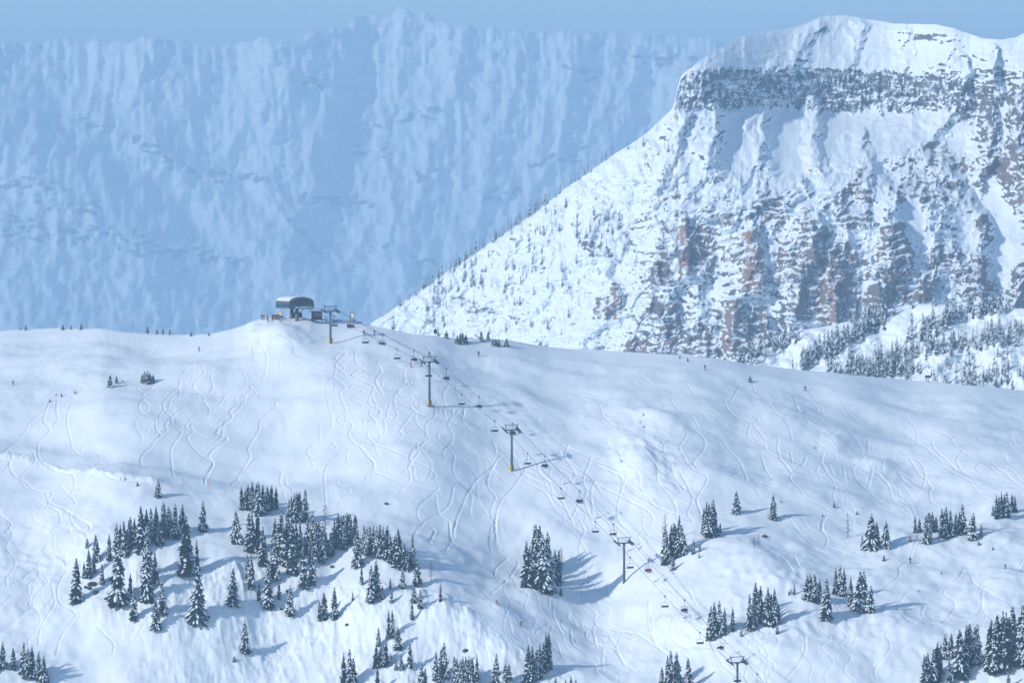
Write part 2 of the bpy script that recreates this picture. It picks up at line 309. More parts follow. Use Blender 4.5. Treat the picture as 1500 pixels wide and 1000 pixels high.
Z(1140, 690, q, [(860,440),(800,545),(740,600),(730,650),(600,740)], [(1440,460),(1200,580)], [(1500,540),(1420,630),(1260,720),(1240,830),(1150,920)], [(1130,590),(1100,650),(1010,720),(1080,800),(1000,940)], [(1160,610),(1240,720),(1480,850)], [(780,740),(720,850),(830,960),(800,1000)], [(890,800),(880,870),(950,950)], [(850,450),(960,520),(1200,560)], [(60,290),(190,400),(330,450),(460,510),(600,550),(790,555)], [(20,540),(110,660),(180,720)], [(280,260),(265,340),(300,380),(290,420)], [(100,520),(140,610),(220,640)])
Z(560, 760, q, [(700,0),(655,110),(680,200),(760,220),(690,290),(700,370),(750,400),(830,450),(950,530),(1200,590)], [(690,0),(700,150),(770,220),(830,250),(785,330),(820,420)], [(450,0),(430,120),(390,220)], [(410,0),(420,120),(500,200)], [(250,10),(190,100)], [(300,30),(320,60),(285,140),(300,190)], [(1375,540),(1290,650),(1310,790)], [(1310,630),(1480,690)], [(1040,540),(1050,620),(1100,720)],
  [(1200,380),(1400,440),(1490,430)], [(700,340),(750,360),(740,400),(660,460)], [(950,600),(1010,650),(940,700),(1060,760),(1100,850)], [(1150,690),(1160,780),(1260,850)], [(1380,700),(1440,830),(1490,920)], [(1470,700),(1430,810)], [(1340,860),(1350,940)])
Z(900, 860, 5, [(320,20),(250,120),(260,330),(330,440),(420,490)], [(250,110),(290,400)], [(360,180),(300,290),(260,330)], [(460,220),(420,300),(430,380),(560,450),(700,480)], [(540,10),(600,130)], [(0,310),(180,370),(420,490)], [(1400,400),(1390,530),(1260,670)], [(1000,560),(1300,470)], [(200,380),(150,410),(60,380)], [(0,480),(80,570),(160,650)], [(710,460),(790,570),(880,640)])
Z(0, 760, 1000/240, [(300,160),(230,250),(90,340),(40,410),(45,475)], [(430,70),(410,120),(300,150)], [(545,30),(550,80),(490,140)], [(410,230),(300,290),(190,350),(130,420),(60,470)], [(420,300),(375,390),(350,490),(370,550),(460,610),(440,660),(370,740),(340,830)], [(330,500),(330,570),(250,690),(235,780)], [(210,460),(180,560),(190,590),(80,670),(0,700)], [(0,600),(80,530)], [(600,690),(690,760),(690,820)], [(880,680),(830,750)], [(300,300),(210,330)])
# families of further tracks, following the fall line in S-turns
def serp(u0, v0, dudv, length, wl, amp, ph):
    n = max(6, int(length/4)); o = []
    for k in range(n+1):
        d = length*k/n; o.append((u0+dudv*d+amp*math.sin(ph+2*math.pi*d/wl)*min(1, d/8), v0+d))
    return o
FAM = [(12, (490, 680), (500, 600), (-.4, .3), (60, 140), (30, 60), (3, 6)), (14, (640, 900), (560, 700), (.2, 1.2), (60, 150), (36, 80), (3, 7)), (20, (860, 1250), (555, 700), (.6, 2.0), (50, 130), (36, 70), (3, 7)), (18, (1180, 1500), (600, 720), (.4, 1.6), (50, 110), (30, 60), (3, 7)),
       (16, (700, 1080), (760, 980), (-.1, .9), (50, 130), (30, 60), (4, 8)), (9, (0, 130), (690, 900), (-.6, .6), (60, 120), (30, 56), (4, 8)), (12, (1080, 1480), (850, 980), (-.5, .5), (50, 120), (32, 60), (4, 9)), (6, (200, 420), (500, 600), (-.9, -.2), (70, 130), (34, 60), (3, 7)), (12, (660, 860), (860, 930), (.5, 1.3), (50, 110), (28, 50), (3, 6))]
rr = random.Random(5)
for (n, ur, vr, dr, lr, wr, ar) in FAM:
    for k in range(n):
        tracks.append((serp(rr.uniform(*ur), rr.uniform(*vr), rr.uniform(*dr), rr.uniform(*lr), rr.uniform(*wr), rr.uniform(*ar), rr.uniform(0, 6.3)), rr.uniform(.45, .9)))
def trav(n, a0, a1, b0, b1, wt=(.3, .6)):
    for k in range(n):
        f = rr.random(); g = min(1, max(0, f+rr.uniform(-.12, .12)))
        p = np.array([a0[0]+(a1[0]-a0[0])*f, a0[1]+(a1[1]-a0[1])*f]); e = np.array([b0[0]+(b1[0]-b0[0])*g, b0[1]+(b1[1]-b0[1])*g])
        s0, s1 = sorted((rr.uniform(-.1, .6), rr.uniform(.4, 1.1))); ph = rr.uniform(0, 6)
        if s1-s0 < .15: continue
        nrm = np.array([0, 1.0]); o = []
        for m_ in range(25):
            s_ = s0+(s1-s0)*m_/24; pt = p+(e-p)*s_+nrm*rr.uniform(1, 2.2)*math.sin(ph+s_*rr.choice([7, 7, 7.1])); o.append(tuple(pt))
        tracks.append((o, rr.uniform(*wt)))
trav(34, (370, 475), (330, 540), (-20, 500), (-20, 640)); trav(40, (560, 490), (760, 640), (1060, 620), (1060, 760)); trav(40, (900, 560), (1000, 690), (1330, 640), (1340, 790)); trav(40, (1150, 570), (1250, 700), (1520, 610), (1520, 760)); trav(14, (650, 500), (680, 530), (1040, 530), (1000, 560)); trav(14, (1100, 700), (1100, 760), (1350, 800), (1300, 840))
def catmull(p, step=1.0):
    p = np.array(p, float)
    if len(p) < 3:
        n = max(2, int(np.hypot(*(p[-1]-p[0]))/step)); return p[0]+(p[-1]-p[0])*np.linspace(0, 1, n)[:, None]
    e = np.vstack([2*p[0]-p[1], p, 2*p[-1]-p[-2]]); out = []
    for k in range(1, len(e)-2):
        a, b, c, d = e[k-1], e[k], e[k+1], e[k+2]; n = max(2, int(np.hypot(*(c-b))/step)); tt = np.linspace(0, 1, n, endpoint=False)[:, None]
        out.append(.5*((2*b)+(c-a)*tt+(2*a-5*b+4*c-d)*tt**2+(3*b-a-3*c+d)*tt**3))
    return np.vstack(out+[p[-1:]])
nr_, nc_ = U.shape
groove = np.zeros(nr_*nc_)
ucol0 = int(np.argmin(np.abs(us+60)))
Xf, Yf = Xg.ravel(), Yg.ravel()
for line, wt in tracks:
    pts = catmull(line, .8)
    ok = (pts[:, 0] > -55) & (pts[:, 0] < 1555); pts = pts[ok]
    if len(pts) < 3: continue
    ci = ucol0+(pts[:, 0]+60)/1.4; c0 = np.clip(ci.astype(int), 0, nc_-2)
    vsk = np.interp(pts[:, 0], us, vs_sky); vsm = np.interp(pts[:, 0], us, vs_sm); tj = (pts[:, 1]-VB)/(vsm-VB)
    for _ in range(8): tj = (pts[:, 1]-VB-(vsk-vsm)*np.clip(tj, 0, 1.1)**7)/(vsm-VB)
    rj = tj*(NR-1)
    ok = (rj > 3) & (rj < NR-4); c0 = c0[ok]; ci = ci[ok]; rj = rj[ok]
    if len(c0) < 3: continue
    j0 = rj.astype(int); fj = rj-j0; fi = ci-c0
    def bl(A): return (A[j0, c0]*(1-fi)+A[j0, c0+1]*fi)*(1-fj)+(A[j0+1, c0]*(1-fi)+A[j0+1, c0+1]*fi)*fj
    px, py = bl(Xg), bl(Yg)
    d = {}
    lo = np.full(nr_*nc_, 9.0) if False else None
    ids = []; ds = []
    for dj in range(-3, 5):
        for di in range(-5, 7):
            jj = np.clip(j0+dj, 0, nr_-1); ii = np.clip(c0+di, 0, nc_-1); k = jj*nc_+ii
            ids.append(k); ds.append(np.hypot(Xf[k]-px, (Yf[k]-py)))
    ids = np.concatenate(ids); ds = np.concatenate(ds)
    o = np.lexsort((ds, ids)); ids = ids[o]; ds = ds[o]; first = np.ones(len(ids), bool); first[1:] = ids[1:] != ids[:-1]
    ids = ids[first]; ds = ds[first]
    prof = -.19*np.exp(-(ds/.27)**2)+.045*np.exp(-((ds-.58)/.24)**2)
    groove[ids] += wt*prof*np.where(ds < 2, 1, 0)
groove = np.clip(groove, -.45, .25).reshape(nr_, nc_)
Zg = Zg+groove
VPR = proj(Xg, Yg, Zg)[1]
# --- sheet continues behind the crest and down to the valley in front
bx, by, bz = [Xg], [Yg], [Zg]
Yb, Zb = Yg[-1].copy(), Zg[-1].copy(); ang0 = 3.0
xs_ratio = Xg[-1]/Yg[-1]
for k in range(34):
    st = 2.0*1.13**k; ang = min(24, ang0+k*1.3); Yb = Yb+st; Zb = np.maximum(Zb-st*math.tan(R(ang)), ZV-8)
    bx.append((xs_ratio*Yb)[None]); by.append(Yb[None].copy()); bz.append((Zb+.5*noise(us/60, Yb/25, 8))[None])
fx_, fy_, fz_ = [], [], []
Yb, Zb = Yg[0].copy(), Zg[0].copy(); xr = Xg[0]/Yg[0]
for k in range(30):
    st = 1.0*1.17**k; Yb = Yb-st; Zb = np.maximum(Zb-st*math.tan(R(25)), ZV-8)
    fx_.insert(0, (xr*Yb)[None]); fy_.insert(0, Yb[None].copy()); fz_.insert(0, (Zb+1.2*noise(us/90, Yb/20, 9)*min(1, k/6))[None])
XX, YY, ZZ = np.vstack(fx_+bx), np.vstack(fy_+by), np.vstack(fz_+bz)
tag(link('ski_slope', grid_mesh('ski_slope', XX, YY, ZZ), M['snow']), kind='structure')

# ------------------------------------------------------------------ generic mountain face (depth relief over an outline)
def face(name, us, sky_pts, vbot, rows, Ybot, cot, relief, mat_, rock_fn, back=(40, 1.12, 14.0), sm=2, skynoise=0.0):
    vs = rowsmooth(skyline(sky_pts, us)[None], us, 4)[0]
    if skynoise: vs = vs+skynoise*fbm(us/22, us*0+1.7, 4, 91)
    tt = np.linspace(0, 1, rows)
    U = np.repeat(us[None], rows, 0); V = vbot+(vs[None]-vbot)*tt[:, None]
    Y = np.zeros_like(U); Y[0] = Ybot(us); ct = cot(U, V, vs[None]); px = F/np.mean(Y[0])
    for j in range(1, rows): Y[j] = Y[j-1]+(V[j-1]-V[j])/px*(ct[j-1]+ct[j])/2
    Y = rowsmooth(Y, us, 19)
    big, rel = relief(U, V, vs[None])
    fade = smooth(0, 10, V-vs[None])
    Y2 = Y-big-rel*(.25+.75*fade)
    X, Zz = unproj(U, V, Y2)
    n = grid_normals(X, Y2, Zz)
    rock, warm = rock_fn(U, V, n, rel, vs[None])
    bx, by, bz = [X], [Y2], [Zz]; Yb, Zb = Y2[-1].copy(), Zz[-1].copy(); xr = X[-1]/Y2[-1]
    for k in range(back[0]):
        st = 2.0*back[1]**k; Yb = Yb+st; Zb = np.maximum(Zb-st*math.tan(R(min(38, 8+back[2]*k/6))), ZV-10)
        bx.append((xr*Yb)[None]); by.append(Yb[None].copy()); bz.append(Zb[None].copy())
    Yb, Zb = Y2[0].copy(), Zz[0].copy(); xr = X[0]/Y2[0]
    for k in range(24):
        st = 4.0*1.16**k*(1 if np.mean(Y) < 8000 else 2.5); Yb = Yb-st; Zb = np.maximum(Zb-st*math.tan(R(33)), ZV-10)
        bx.insert(0, (xr*Yb)[None]); by.insert(0, Yb[None].copy()); bz.insert(0, Zb[None].copy())
    ex = back[0]; z0 = np.zeros((24, len(us)))
    rock = np.vstack([z0, rock, np.zeros((ex, len(us)))]); warm = np.vstack([z0, warm, np.zeros((ex, len(us)))])
    me = grid_mesh(name, np.vstack(bx), np.vstack(by), np.vstack(bz), {'rock': rock, 'warm': warm})
    o = tag(link(name, me, mat_), kind='structure')
    vp = proj(X, Y2, Zz)[1]
    def gnd(u, v):
        i = int(np.clip(np.interp(u, us, np.arange(len(us))), 0, len(us)-1)); h = np.nonzero(vp[:, i] <= v)[0]
        j = h[0] if len(h) else rows-1
        return Vector((X[j, i], Y2[j, i], Zz[j, i]))
    return o, gnd, vs

# --- sunlit wooded hill at the right
HSKY = [(900, 600), (1040, 560), (1080, 533), (1108, 505), (1150, 487), (1214, 477), (1262, 466), (1304, 452), (1332, 446), (1374, 445), (1416, 448), (1500, 452), (1600, 448), (1850, 470)]
def h_cot(U, V, vs): return 1.5+.6*noise(U/70, V/40, 3)+1.5*smooth(14, 0, V-vs)
def h_rel(U, V, vs): return 0*U, 5*fbm(U/60, V/35, 3, 12)+1.6*fbm(U/16, V/12, 3, 13)+.35*fbm(U/4, V/4, 2, 14)+4*np.exp(-(((U-1120)/22)**2+((V-520)/14)**2))
def h_rock(U, V, n, rel, vs): 
    r = np.exp(-(((U-1112)/9)**2+((V-517)/5)**2))*.9
    return r, r*0
hill, hill_ground, hill_sky = face('wooded_hill', np.arange(900, 1850, 1.8), HSKY, 640, 170, lambda u: 2760-.22*(u-1200), h_cot, h_rel, M['peak'], h_rock)

# --- rocky peak
PSKY = [(300, 640), (480, 520), (545, 473), (600, 436), (650, 401), (700, 368), (750, 334), (800, 298), (850, 261), (900, 226), (940, 201), (972, 172), (986, 158), (991, 140), (993, 122), (1000, 108), (1040, 80), (1070, 62), (1090, 52), (1150, 44), (1180, 35), (1200, 26), (1215, 22), (1240, 22), (1260, 26), (1290, 32), (1330, 36), (1370, 36), (1395, 40), (1410, 47), (1440, 56), (1470, 58), (1490, 54), (1505, 45), (1560, 10), (1640, -30), (1800, 10)]
def band_edges(U, V):
    top = np.interp(U, [960, 1000, 1060, 1200, 1290, 1400, 1450], [140, 104, 101, 100, 104, 112, 116])+5*noise(U/26, V/60, 5)+3*noise(U/9, V/40, 6)+2*noise(U/4, V/9, 9)
    bot = np.interp(U, [960, 1000, 1060, 1140, 1180, 1270, 1330, 1400], [158, 160, 161, 158, 161, 168, 170, 158])+10*noise(U/30, V/60, 7)+6*noise(U/11, V/40, 8)+3*noise(U/4, V/9, 10)
    return top, bot
CRAGS = [  # u, v_top, v_bottom, half-width, protrusion (m), warm, sharp
    (1003, 315, 405, 7, 14, .95, 1), (1025, 325, 400, 22, 10, .25, 1), (1103, 332, 425, 15, 13, 1.0, 1), (968, 358, 420, 14, 11, .3, 1), (1078, 436, 530, 22, 18, .65, 1), (1110, 445, 530, 24, 14, .15, 1),
    (1268, 228, 275, 12, 14, .6, 1), (1255, 260, 330, 26, 12, .3, 1), (1180, 300, 345, 16, 8, .4, 1), (1062, 308, 328, 9, 8, .6, 1), (1195, 330, 470, 34, 14, .35, 1), (1235, 350, 480, 22, 12, .4, 1), (1215, 380, 490, 10, 9, .7, 1),
    (1312, 322, 400, 26, 14, .35, 1), (1300, 390, 480, 34, 12, .3, 1), (1385, 355, 400, 26, 12, .45, 1), (1432, 368, 450, 20, 16, .4, 1), (1432, 405, 450, 30, 10, .5, 1), (1320, 415, 450, 12, 9, .6, 1), (1355, 400, 450, 18, 9, .35, 1),
    (1345, 225, 300, 36, 10, .1, 1), (1395, 260, 300, 18, 7, .2, 1), (1440, 310, 345, 12, 7, .15, 1), (1415, 120, 190, 12, 10, .1, 1), (1450, 115, 240, 16, 12, .15, 1), (1490, 120, 260, 18, 12, .2, 1), (1370, 205, 250, 30, 9, .3, 1), (1400, 225, 262, 34, 10, .45, 1), (1470, 220, 270, 30, 9, .35, 1),
    (900, 410, 470, 12, 8, .7, 1), (880, 430, 460, 10, 6, .4, 1), (1495, 380, 460, 14, 12, .4, 1), (930, 490, 530, 16, 8, .5, 1), (985, 440, 530, 22, 9, .3, 1), (1030, 470, 530, 22, 9, .2, 1), (960, 430, 470, 14, 6, .2, 1), (870, 350, 380, 20, 4, .1, 1), (1150, 350, 400, 12, 7, .3, 1), (1130, 275, 330, 26, 8, .3, 1),
    (680, 430, 446, 18, 5, .2, 1), (700, 445, 462, 22, 5, .15, 1), (1120, 160, 235, 10, 7, 0, .4), (1195, 165, 240, 9, 8, 0, .4), (1050, 180, 260, 18, 7, 0, .4), (985, 185, 260, 18, 6, 0, .4)]
SMOOTHZ = [(1075, 215, 14, 45), (1150, 200, 16, 40), (1230, 190, 26, 30), (1160, 235, 22, 25), (1137, 470, 9, 50), (1440, 290, 34, 40), (1475, 340, 26, 70), (830, 340, 9, 50), (1020, 265, 12, 30), (1045, 400, 16, 50), (1060, 480, 9, 40), (1285, 290, 12, 50), (1265, 440, 9, 40), (1340, 330, 16, 34), (1095, 240, 10, 40), (1420, 330, 18, 40), (1000, 440, 9, 30), (1250, 60, 30, 18), (1350, 70, 40, 14), (1430, 80, 30, 14)]
def p_cot(U, V, vs):
    base = shepard(U, V, [(600, 470, .95), (750, 400, .95), (900, 300, 1.0), (900, 450, .85), (1000, 230, 1.0), (1050, 350, .65), (1000, 480, .75), (1100, 60, 1.2), (1250, 60, 1.25), (1400, 70, 1.3), (1100, 200, 1.3), (1250, 210, 1.5), (1250, 260, 2.6), (1150, 270, 2.0), (1350, 210, 1.0), (1450, 180, .5), (1450, 290, 1.3), (1480, 350, 1.3), (1200, 350, .6), (1300, 350, .7), (1200, 450, .5), (1350, 430, .6), (1500, 450, .8), (1100, 480, .55), (1500, 100, .7)], 60)
    top = np.interp(U, [960, 1000, 1060, 1200, 1290, 1400, 1450], [140, 104, 101, 100, 104, 112, 116]); bot = np.interp(U, [960, 1000, 1060, 1140, 1180, 1270, 1330, 1400], [158, 160, 161, 158, 161, 168, 170, 158])
    inb = smooth(-5, 5, V-top)*smooth(6, -6, V-bot)*smooth(960, 1000, U)*smooth(1480, 1380, U)
    return np.clip(base*(1-inb)+.10*inb, .06, 3)
RIDGES = [([(1268, 226), (1245, 270), (1205, 310), (1185, 370), (1165, 440), (1158, 530)], 30, 36), ([(1268, 226), (1298, 290), (1310, 330), (1298, 400), (1278, 500)], 30, 34), ([(1310, 330), (1345, 390), (1368, 470)], 20, 26), ([(1268, 240), (1300, 236), (1345, 214), (1400, 262), (1440, 330), (1434, 372), (1428, 470)], 24, 30),
    ([(1178, 284), (1130, 290), (1085, 312), (1006, 316), (1000, 400), (985, 440), (955, 540)], 22, 26), ([(1100, 335), (1112, 425), (1076, 440), (1068, 545)], 26, 30), ([(968, 355), (955, 420), (922, 510)], 18, 24), ([(905, 330), (890, 400), (900, 440), (845, 510)], 14, 24), ([(950, 212), (905, 290), (850, 350), (800, 420), (750, 500)], 12, 30), ([(1000, 170), (985, 230), (955, 300)], 13, 22),
    ([(1050, 165), (1042, 220), (1015, 285)], 14, 24), ([(1122, 158), (1115, 210), (1100, 262), (1060, 300)], 15, 22), ([(1197, 160), (1195, 220), (1208, 268)], 15, 18), ([(1418, 106), (1402, 170), (1350, 212)], 26, 26), ([(1455, 102), (1457, 180), (1440, 252)], 30, 28), ([(1505, 100), (1492, 200), (1505, 280)], 32, 28), ([(1502, 370), (1482, 450), (1470, 530)], 22, 26), ([(1232, 380), (1226, 440), (1238, 530)], 18, 22), ([(1262, 30), (1255, 70), (1240, 104)], 8, 18), ([(1200, 28), (1180, 70), (1150, 104)], 8, 20), ([(1320, 40), (1330, 80), (1318, 108)], 7, 16), ([(1030, 400), (1020, 460), (1035, 540)], 14, 18), ([(760, 345), (720, 420), (690, 490)], 9, 24), ([(850, 275), (800, 350), (750, 420)], 9, 22)]
def butt(U, V):
    out = np.zeros_like(U)
    wu = U+10*noise(U/30, V/30, 85)+5*noise(U/11, V/11, 86)+2*noise(U/4.5, V/4.5, 87); wv = V+9*noise(U/28, V/26, 90)+4*noise(U/10, V/9, 92)
    for (pl, pr, wd) in RIDGES:
        us_, vs_ = [p_[0] for p_ in pl], [p_[1] for p_ in pl]
        sel = (U > min(us_)-wd-20) & (U < max(us_)+wd+20) & (V > min(vs_)-wd-20) & (V < max(vs_)+wd+20)
        d, sg = seg_dist2(wu[sel], wv[sel], pl); d = d/(wd*np.where(sg < 0, 1.25, .55))
        o_ = .8*pr*np.clip(1-d, 0, 1)**.9; out[sel] = np.maximum(out[sel], o_)
    return out
def crag_u(U, V, cu, vt, vb, hw):
    h = np.clip((V-vt)/(vb-vt), -.2, 1.2)
    wd = hw*(.35+.85*np.sqrt(np.clip(h, 0, 1.2)))
    return (U-cu-.55*hw*noise(V/30, V*0+cu, 81)-.35*hw*noise(U/15, V/18, 82)-.2*hw*noise(U/5, V/6, 84))/wd
def midzone(U, V): return smooth(880, 960, U+.25*(V-400))*smooth(215, 275, V-.0*U)
def p_rel(U, V, vs):
    sm = np.zeros_like(U)
    for (a, b, c, d) in SMOOTHZ: sm = np.maximum(sm, np.exp(-.5*(((U-a)/c)**2+((V-b)/d)**2)**1.5))
    rough = 1-.95*smooth(.02, .95, sm)
    top, bot = band_edges(U, V)
    inb = smooth(-2, 2, V-top)*smooth(2, -2, V-bot)*smooth(965, 995, U)*smooth(1470, 1400, U)
    upper = smooth(260, 210, V-.25*(U-1200)*(U > 1200))
    leftf = smooth(1010, 880, U+.35*(V-300))
    wu = U+14*noise(U/40, V/40, 71); wv = V+10*noise(U/45, V/30, 72)
    rib = 15*ridged(wu/95+.25*wv/95, wv/170, 2, 51)*(1-.35*leftf)
    crag = 5.5*ridged(wu/34+.4*wv/50, wv/36-.3*wu/60, 4, 52, .52)
    fine = 1.5*fbm(U/10, V/8, 4, 53, .55)
    strat = wv/13+.25*noise(U/30, V/20, 73); fr = strat-np.floor(strat)
    strata = 2.6*(smooth(0, .35, fr)-fr)*2*(.4+.6*smooth(-.2, .4, noise(U/50, V/40, 74)))
    amt = (.45+.75*smooth(900, 1000, U)*smooth(190, 300, V))*(1-.45*upper*(1-inb))
    amt = amt*(1-.35*midzone(U, V))
    rel = rough*(rib*(.42-.34*midzone(U, V)-.24*upper)+amt*(crag*.8+fine+strata*1.5))*(.6+.4*smooth(60, 130, V))+(.55+.15*smooth(330, 230, V))*butt(U, V)+.12*fbm(U/30, V/30, 3, 59)*10*(1-rough)
    rel = rel-inb*crag*.45+inb*(2.2*ridged(U/13, V/60, 3, 61)+1.1*fbm(U/4, V/4, 3, 62, .7))
    mz = midzone(U, V)*rough
    c2 = ridged(wu/58+.3*wv/90, wv/95, 3, 54, .55); rel = rel+mz*3*smooth(.85, 1.25, c2)
    lump = fbm(wu/15, wv/13, 3, 56, .5); rel = rel+leftf*rough*(2.4*lump+3.0*np.abs(noise(wu/34, wv/30, 57)))
    # crags and towers: steep sided, ledge on top, fading at the foot
    for (cu, vt, vb, hw, pr, wm, shp) in CRAGS:
        uu = crag_u(U, V, cu, vt, vb, hw); e = 1-smooth(.70, 1.15, np.abs(uu))
        tp = vt+4*noise(U/6, U*0+cu, 83); k = smooth(tp-3, tp+4, V)*smooth(vb+18, vb-8, V)
        taper = .55+.45*(V-vt)/(vb-vt)
        rel = rel+.55*pr*e*k*np.clip(taper, .3, 1.1)*(1 if shp == 1 else .7)
    # the bowl under the grey band turns away from the sun, the flank turns towards it
    big = -smooth(330, 120, V)*smooth(980, 1080, U)*.55*(np.minimum(U, 1420)-1000)*.5
    big = big-smooth(1060, 900, U)*.45*(1000-U)*.5
    big = big+smooth(1330, 1500, U-.3*(V-150))*smooth(360, 200, V)*90
    return big, rel
def p_rock(U, V, n, rel, vs):
    nz = n[..., 2]*np.sign(n[..., 2]*1.0+1e-9); nz = np.abs(n[..., 2])
    r = smooth(.48, .22, nz)*.62+.20*smooth(.1, .7, fbm(U/26, V/20, 4, 63))
    leftf = smooth(1010, 900, U+.3*(V-300)); r = r*(1-.30*leftf)
    top, bot = band_edges(U, V); inb = smooth(-2, 2, V-top)*smooth(2, -2, V-bot)*smooth(975, 1000, U)*smooth(1460, 1400, U)
    r = np.maximum(r, inb*(.52+.22*noise(U/5, V/12, 64)+.16*noise(U/12, V/7, 57)+.12*noise(U/30, V/20, 65)-.42*smooth(.55, .95, ridged(U/27, V/120, 2, 58)-.65)-.10*smooth(.3, .7, nz)))
    warm = np.zeros_like(U)
    ledge = .55*noise(U/20, V/5, 68)+.6*noise((U+V)/9, (V-U*.3)/7, 69)+.8*noise(U/8, V/26, 70)
    wu = U+14*noise(U/40, V/40, 71); wv = V+10*noise(U/45, V/30, 72)
    c2 = ridged(wu/58+.3*wv/90, wv/95, 3, 54, .55); mz = midzone(U, V)
    bt = butt(U, V); side = smooth(.0, .55, n[..., 0])
    r = np.maximum(r, mz*(.13+.24*ledge+.46*smooth(.70, .36, nz)+.18*side)*smooth(-3, 7, bt-9+9*noise(U/30, V/30, 89)))
    r = np.maximum(r, (1-mz)*smooth(4, 12, bt)*(.04+.26*ledge+.36*smooth(.7, .4, nz))*(1-.4*leftf))
    for (cu, vt, vb, hw, pr, wm, shp) in CRAGS:
        e = smooth(1.2, .8, np.abs(crag_u(U, V, cu, vt, vb, hw)))*smooth(vt-2, vt+6, V)*smooth(vb+14, vb-12, V)
        warm = np.maximum(warm, e*wm)
        if shp == 1: r = np.maximum(r, e*(.40+.24*ledge+.34*smooth(.74, .36, nz)+.12*side))
    r = r*smooth(0, 5, V-vs)
    return r, np.clip(np.maximum(warm, .38*midzone(U, V)*smooth(-.3, .5, noise(U/34, V/26, 60)))*(.75+.5*noise(U/8, V/14, 67)), 0, 1)
peak, peak_ground, peak_sky = face('rocky_peak', np.concatenate([np.arange(300, 520, 5.0), np.arange(520, 1530, 1.35), np.arange(1530, 1800, 5.0)]), PSKY, 640, 440, lambda u: 3780-.10*(u-1000)+60*smooth(900, 600, u), p_cot, p_rel, M['peak'], p_rock, sm=2, skynoise=1.2)

# --- far mountain wall
WSKY = [(-3600, 260), (-2600, 150), (-2000, 190), (-1400, 90), (-900, 130), (-300, 90), (0, 64), (100, 58), (160, 62), (230, 57), (300, 62), (400, 58), (440, 55), (470, 42), (500, 38), (520, 29), (545, 26), (570, 18), (590, 12), (610, 17), (640, 28), (660, 36), (700, 42), (760, 45), (850, 52), (900, 47), (950, 50), (1000, 54), (1050, 62), (1150, 75), (1300, 90), (1800, 110), (2400, 160), (3200, 90), (4200, 240)]
def w_cot(U, V, vs): return np.clip(.75+.5*smooth(250, 520, V)+.25*noise(U/160, V/90, 2), .3, 2)
WB = [[(0, 318), (100, 335), (200, 345), (235, 372)], [(250, 245), (300, 255), (385, 265)], [(240, 368), (300, 370), (348, 386)], [(120, 175), (160, 190), (220, 215), (240, 232)], [(425, 325), (450, 350), (470, 372)], [(445, 288), (540, 298)], [(545, 362), (565, 366)], [(60, 300), (140, 305)], [(0, 270), (60, 268), (90, 275)], [(440, 120), (465, 122)], [(545, 190), (640, 165)], [(520, 222), (535, 220)], [(610, 380), (640, 388)], [(930, 88), (1015, 90)], [(780, 240), (850, 225)], [(700, 290), (760, 280)], [(610, 262), (640, 258)], [(560, 215), (575, 247)], [(0, 335), (60, 350), (130, 352)], [(170, 365), (225, 372)], [(830, 100), (870, 112)]]
WR = [([(590, 10), (575, 120), (560, 220), (600, 470)], 90, 70), ([(520, 28), (485, 150), (455, 260), (430, 360)], 80, 60), ([(680, 42), (650, 180), (600, 330)], 70, 55), ([(765, 45), (735, 190), (690, 400)], 80, 60), ([(850, 52), (820, 200), (765, 340)], 70, 55), ([(950, 50), (905, 180), (870, 280)], 70, 50), ([(400, 58), (380, 150), (330, 235)], 60, 50), ([(310, 60), (275, 150)], 40, 40), ([(235, 57), (205, 120), (170, 190)], 50, 45), ([(100, 60), (90, 140)], 40, 40), ([(1040, 60), (1010, 180), (985, 300)], 60, 50), ([(380, 270), (470, 400), (520, 480)], 70, 60), ([(0, 158), (120, 185), (220, 220), (300, 275), (360, 340), (480, 440)], 130, 90), ([(60, 260), (170, 330), (260, 420), (330, 490)], 70, 70), ([(460, 45), (440, 110), (400, 190)], 50, 40), ([(630, 25), (620, 100), (635, 170)], 40, 36)]
def w_rel(U, V, vs):
    wu = U+26*noise(U/120, V/160, 15)
    up = smooth(440, 120, V)
    flut = ridged(wu/52, V/360, 2, 16)*(.35+.65*up)+.8*ridged(wu/120, V/500, 2, 17)+.15*ridged(wu/20, V/120, 2, 14)*up
    spur = 330*smooth(30, -60, (150+.33*U+.0011*U*U)-V+6*noise(U/20, V/30, 3))*smooth(430, 120, U)
    st = V/26+.05*U/26+.5*noise(U/90, V/40, 18); fr = st-np.floor(st)
    strata = (smooth(0, .3, fr)-fr)*9*smooth(0, .5, noise(U/70, V/30, 19)+.25)
    dg = ridged((U+.5*V)/75, (V-.3*U)/140, 2, 12)*.7*smooth(150, 420, V)
    spurs = np.zeros_like(U); wa = U+16*noise(U/40, V/50, 93)+6*noise(U/13, V/16, 94); wb = V+14*noise(U/50, V/40, 95)
    for (pl, pr, wd) in WR:
        d, sg = seg_dist2(wa, wb, pl); spurs = np.maximum(spurs, pr*np.clip(1-d/(wd*np.where(sg < 0, 1.2, .8)), 0, 1)**1.2)
    return spur*.5+spurs*.55, 13*flut+16*dg+strata*1.6+12*fbm(U/20, V/26, 4, 20)
def w_rock(U, V, n, rel, vs):
    bd = np.full(U.shape, 1e9); uw = U+10*noise(U/30, V/20, 26); vw = V+7*noise(U/22, V/14, 27)
    for l in WB: bd = np.minimum(bd, seg_dist(uw, vw*1.0, l))
    r = .78*smooth(20, 0, bd)*(.62+1.1*noise(U/16, V/6, 28)+.5*noise(U/6, V/4, 29))+.40*smooth(.45, 1.2, fbm(U/60, V/11, 5, 24, .6)+.35*noise(U/200, V/120, 25))
    return r*smooth(2, 20, V-vs), r*0
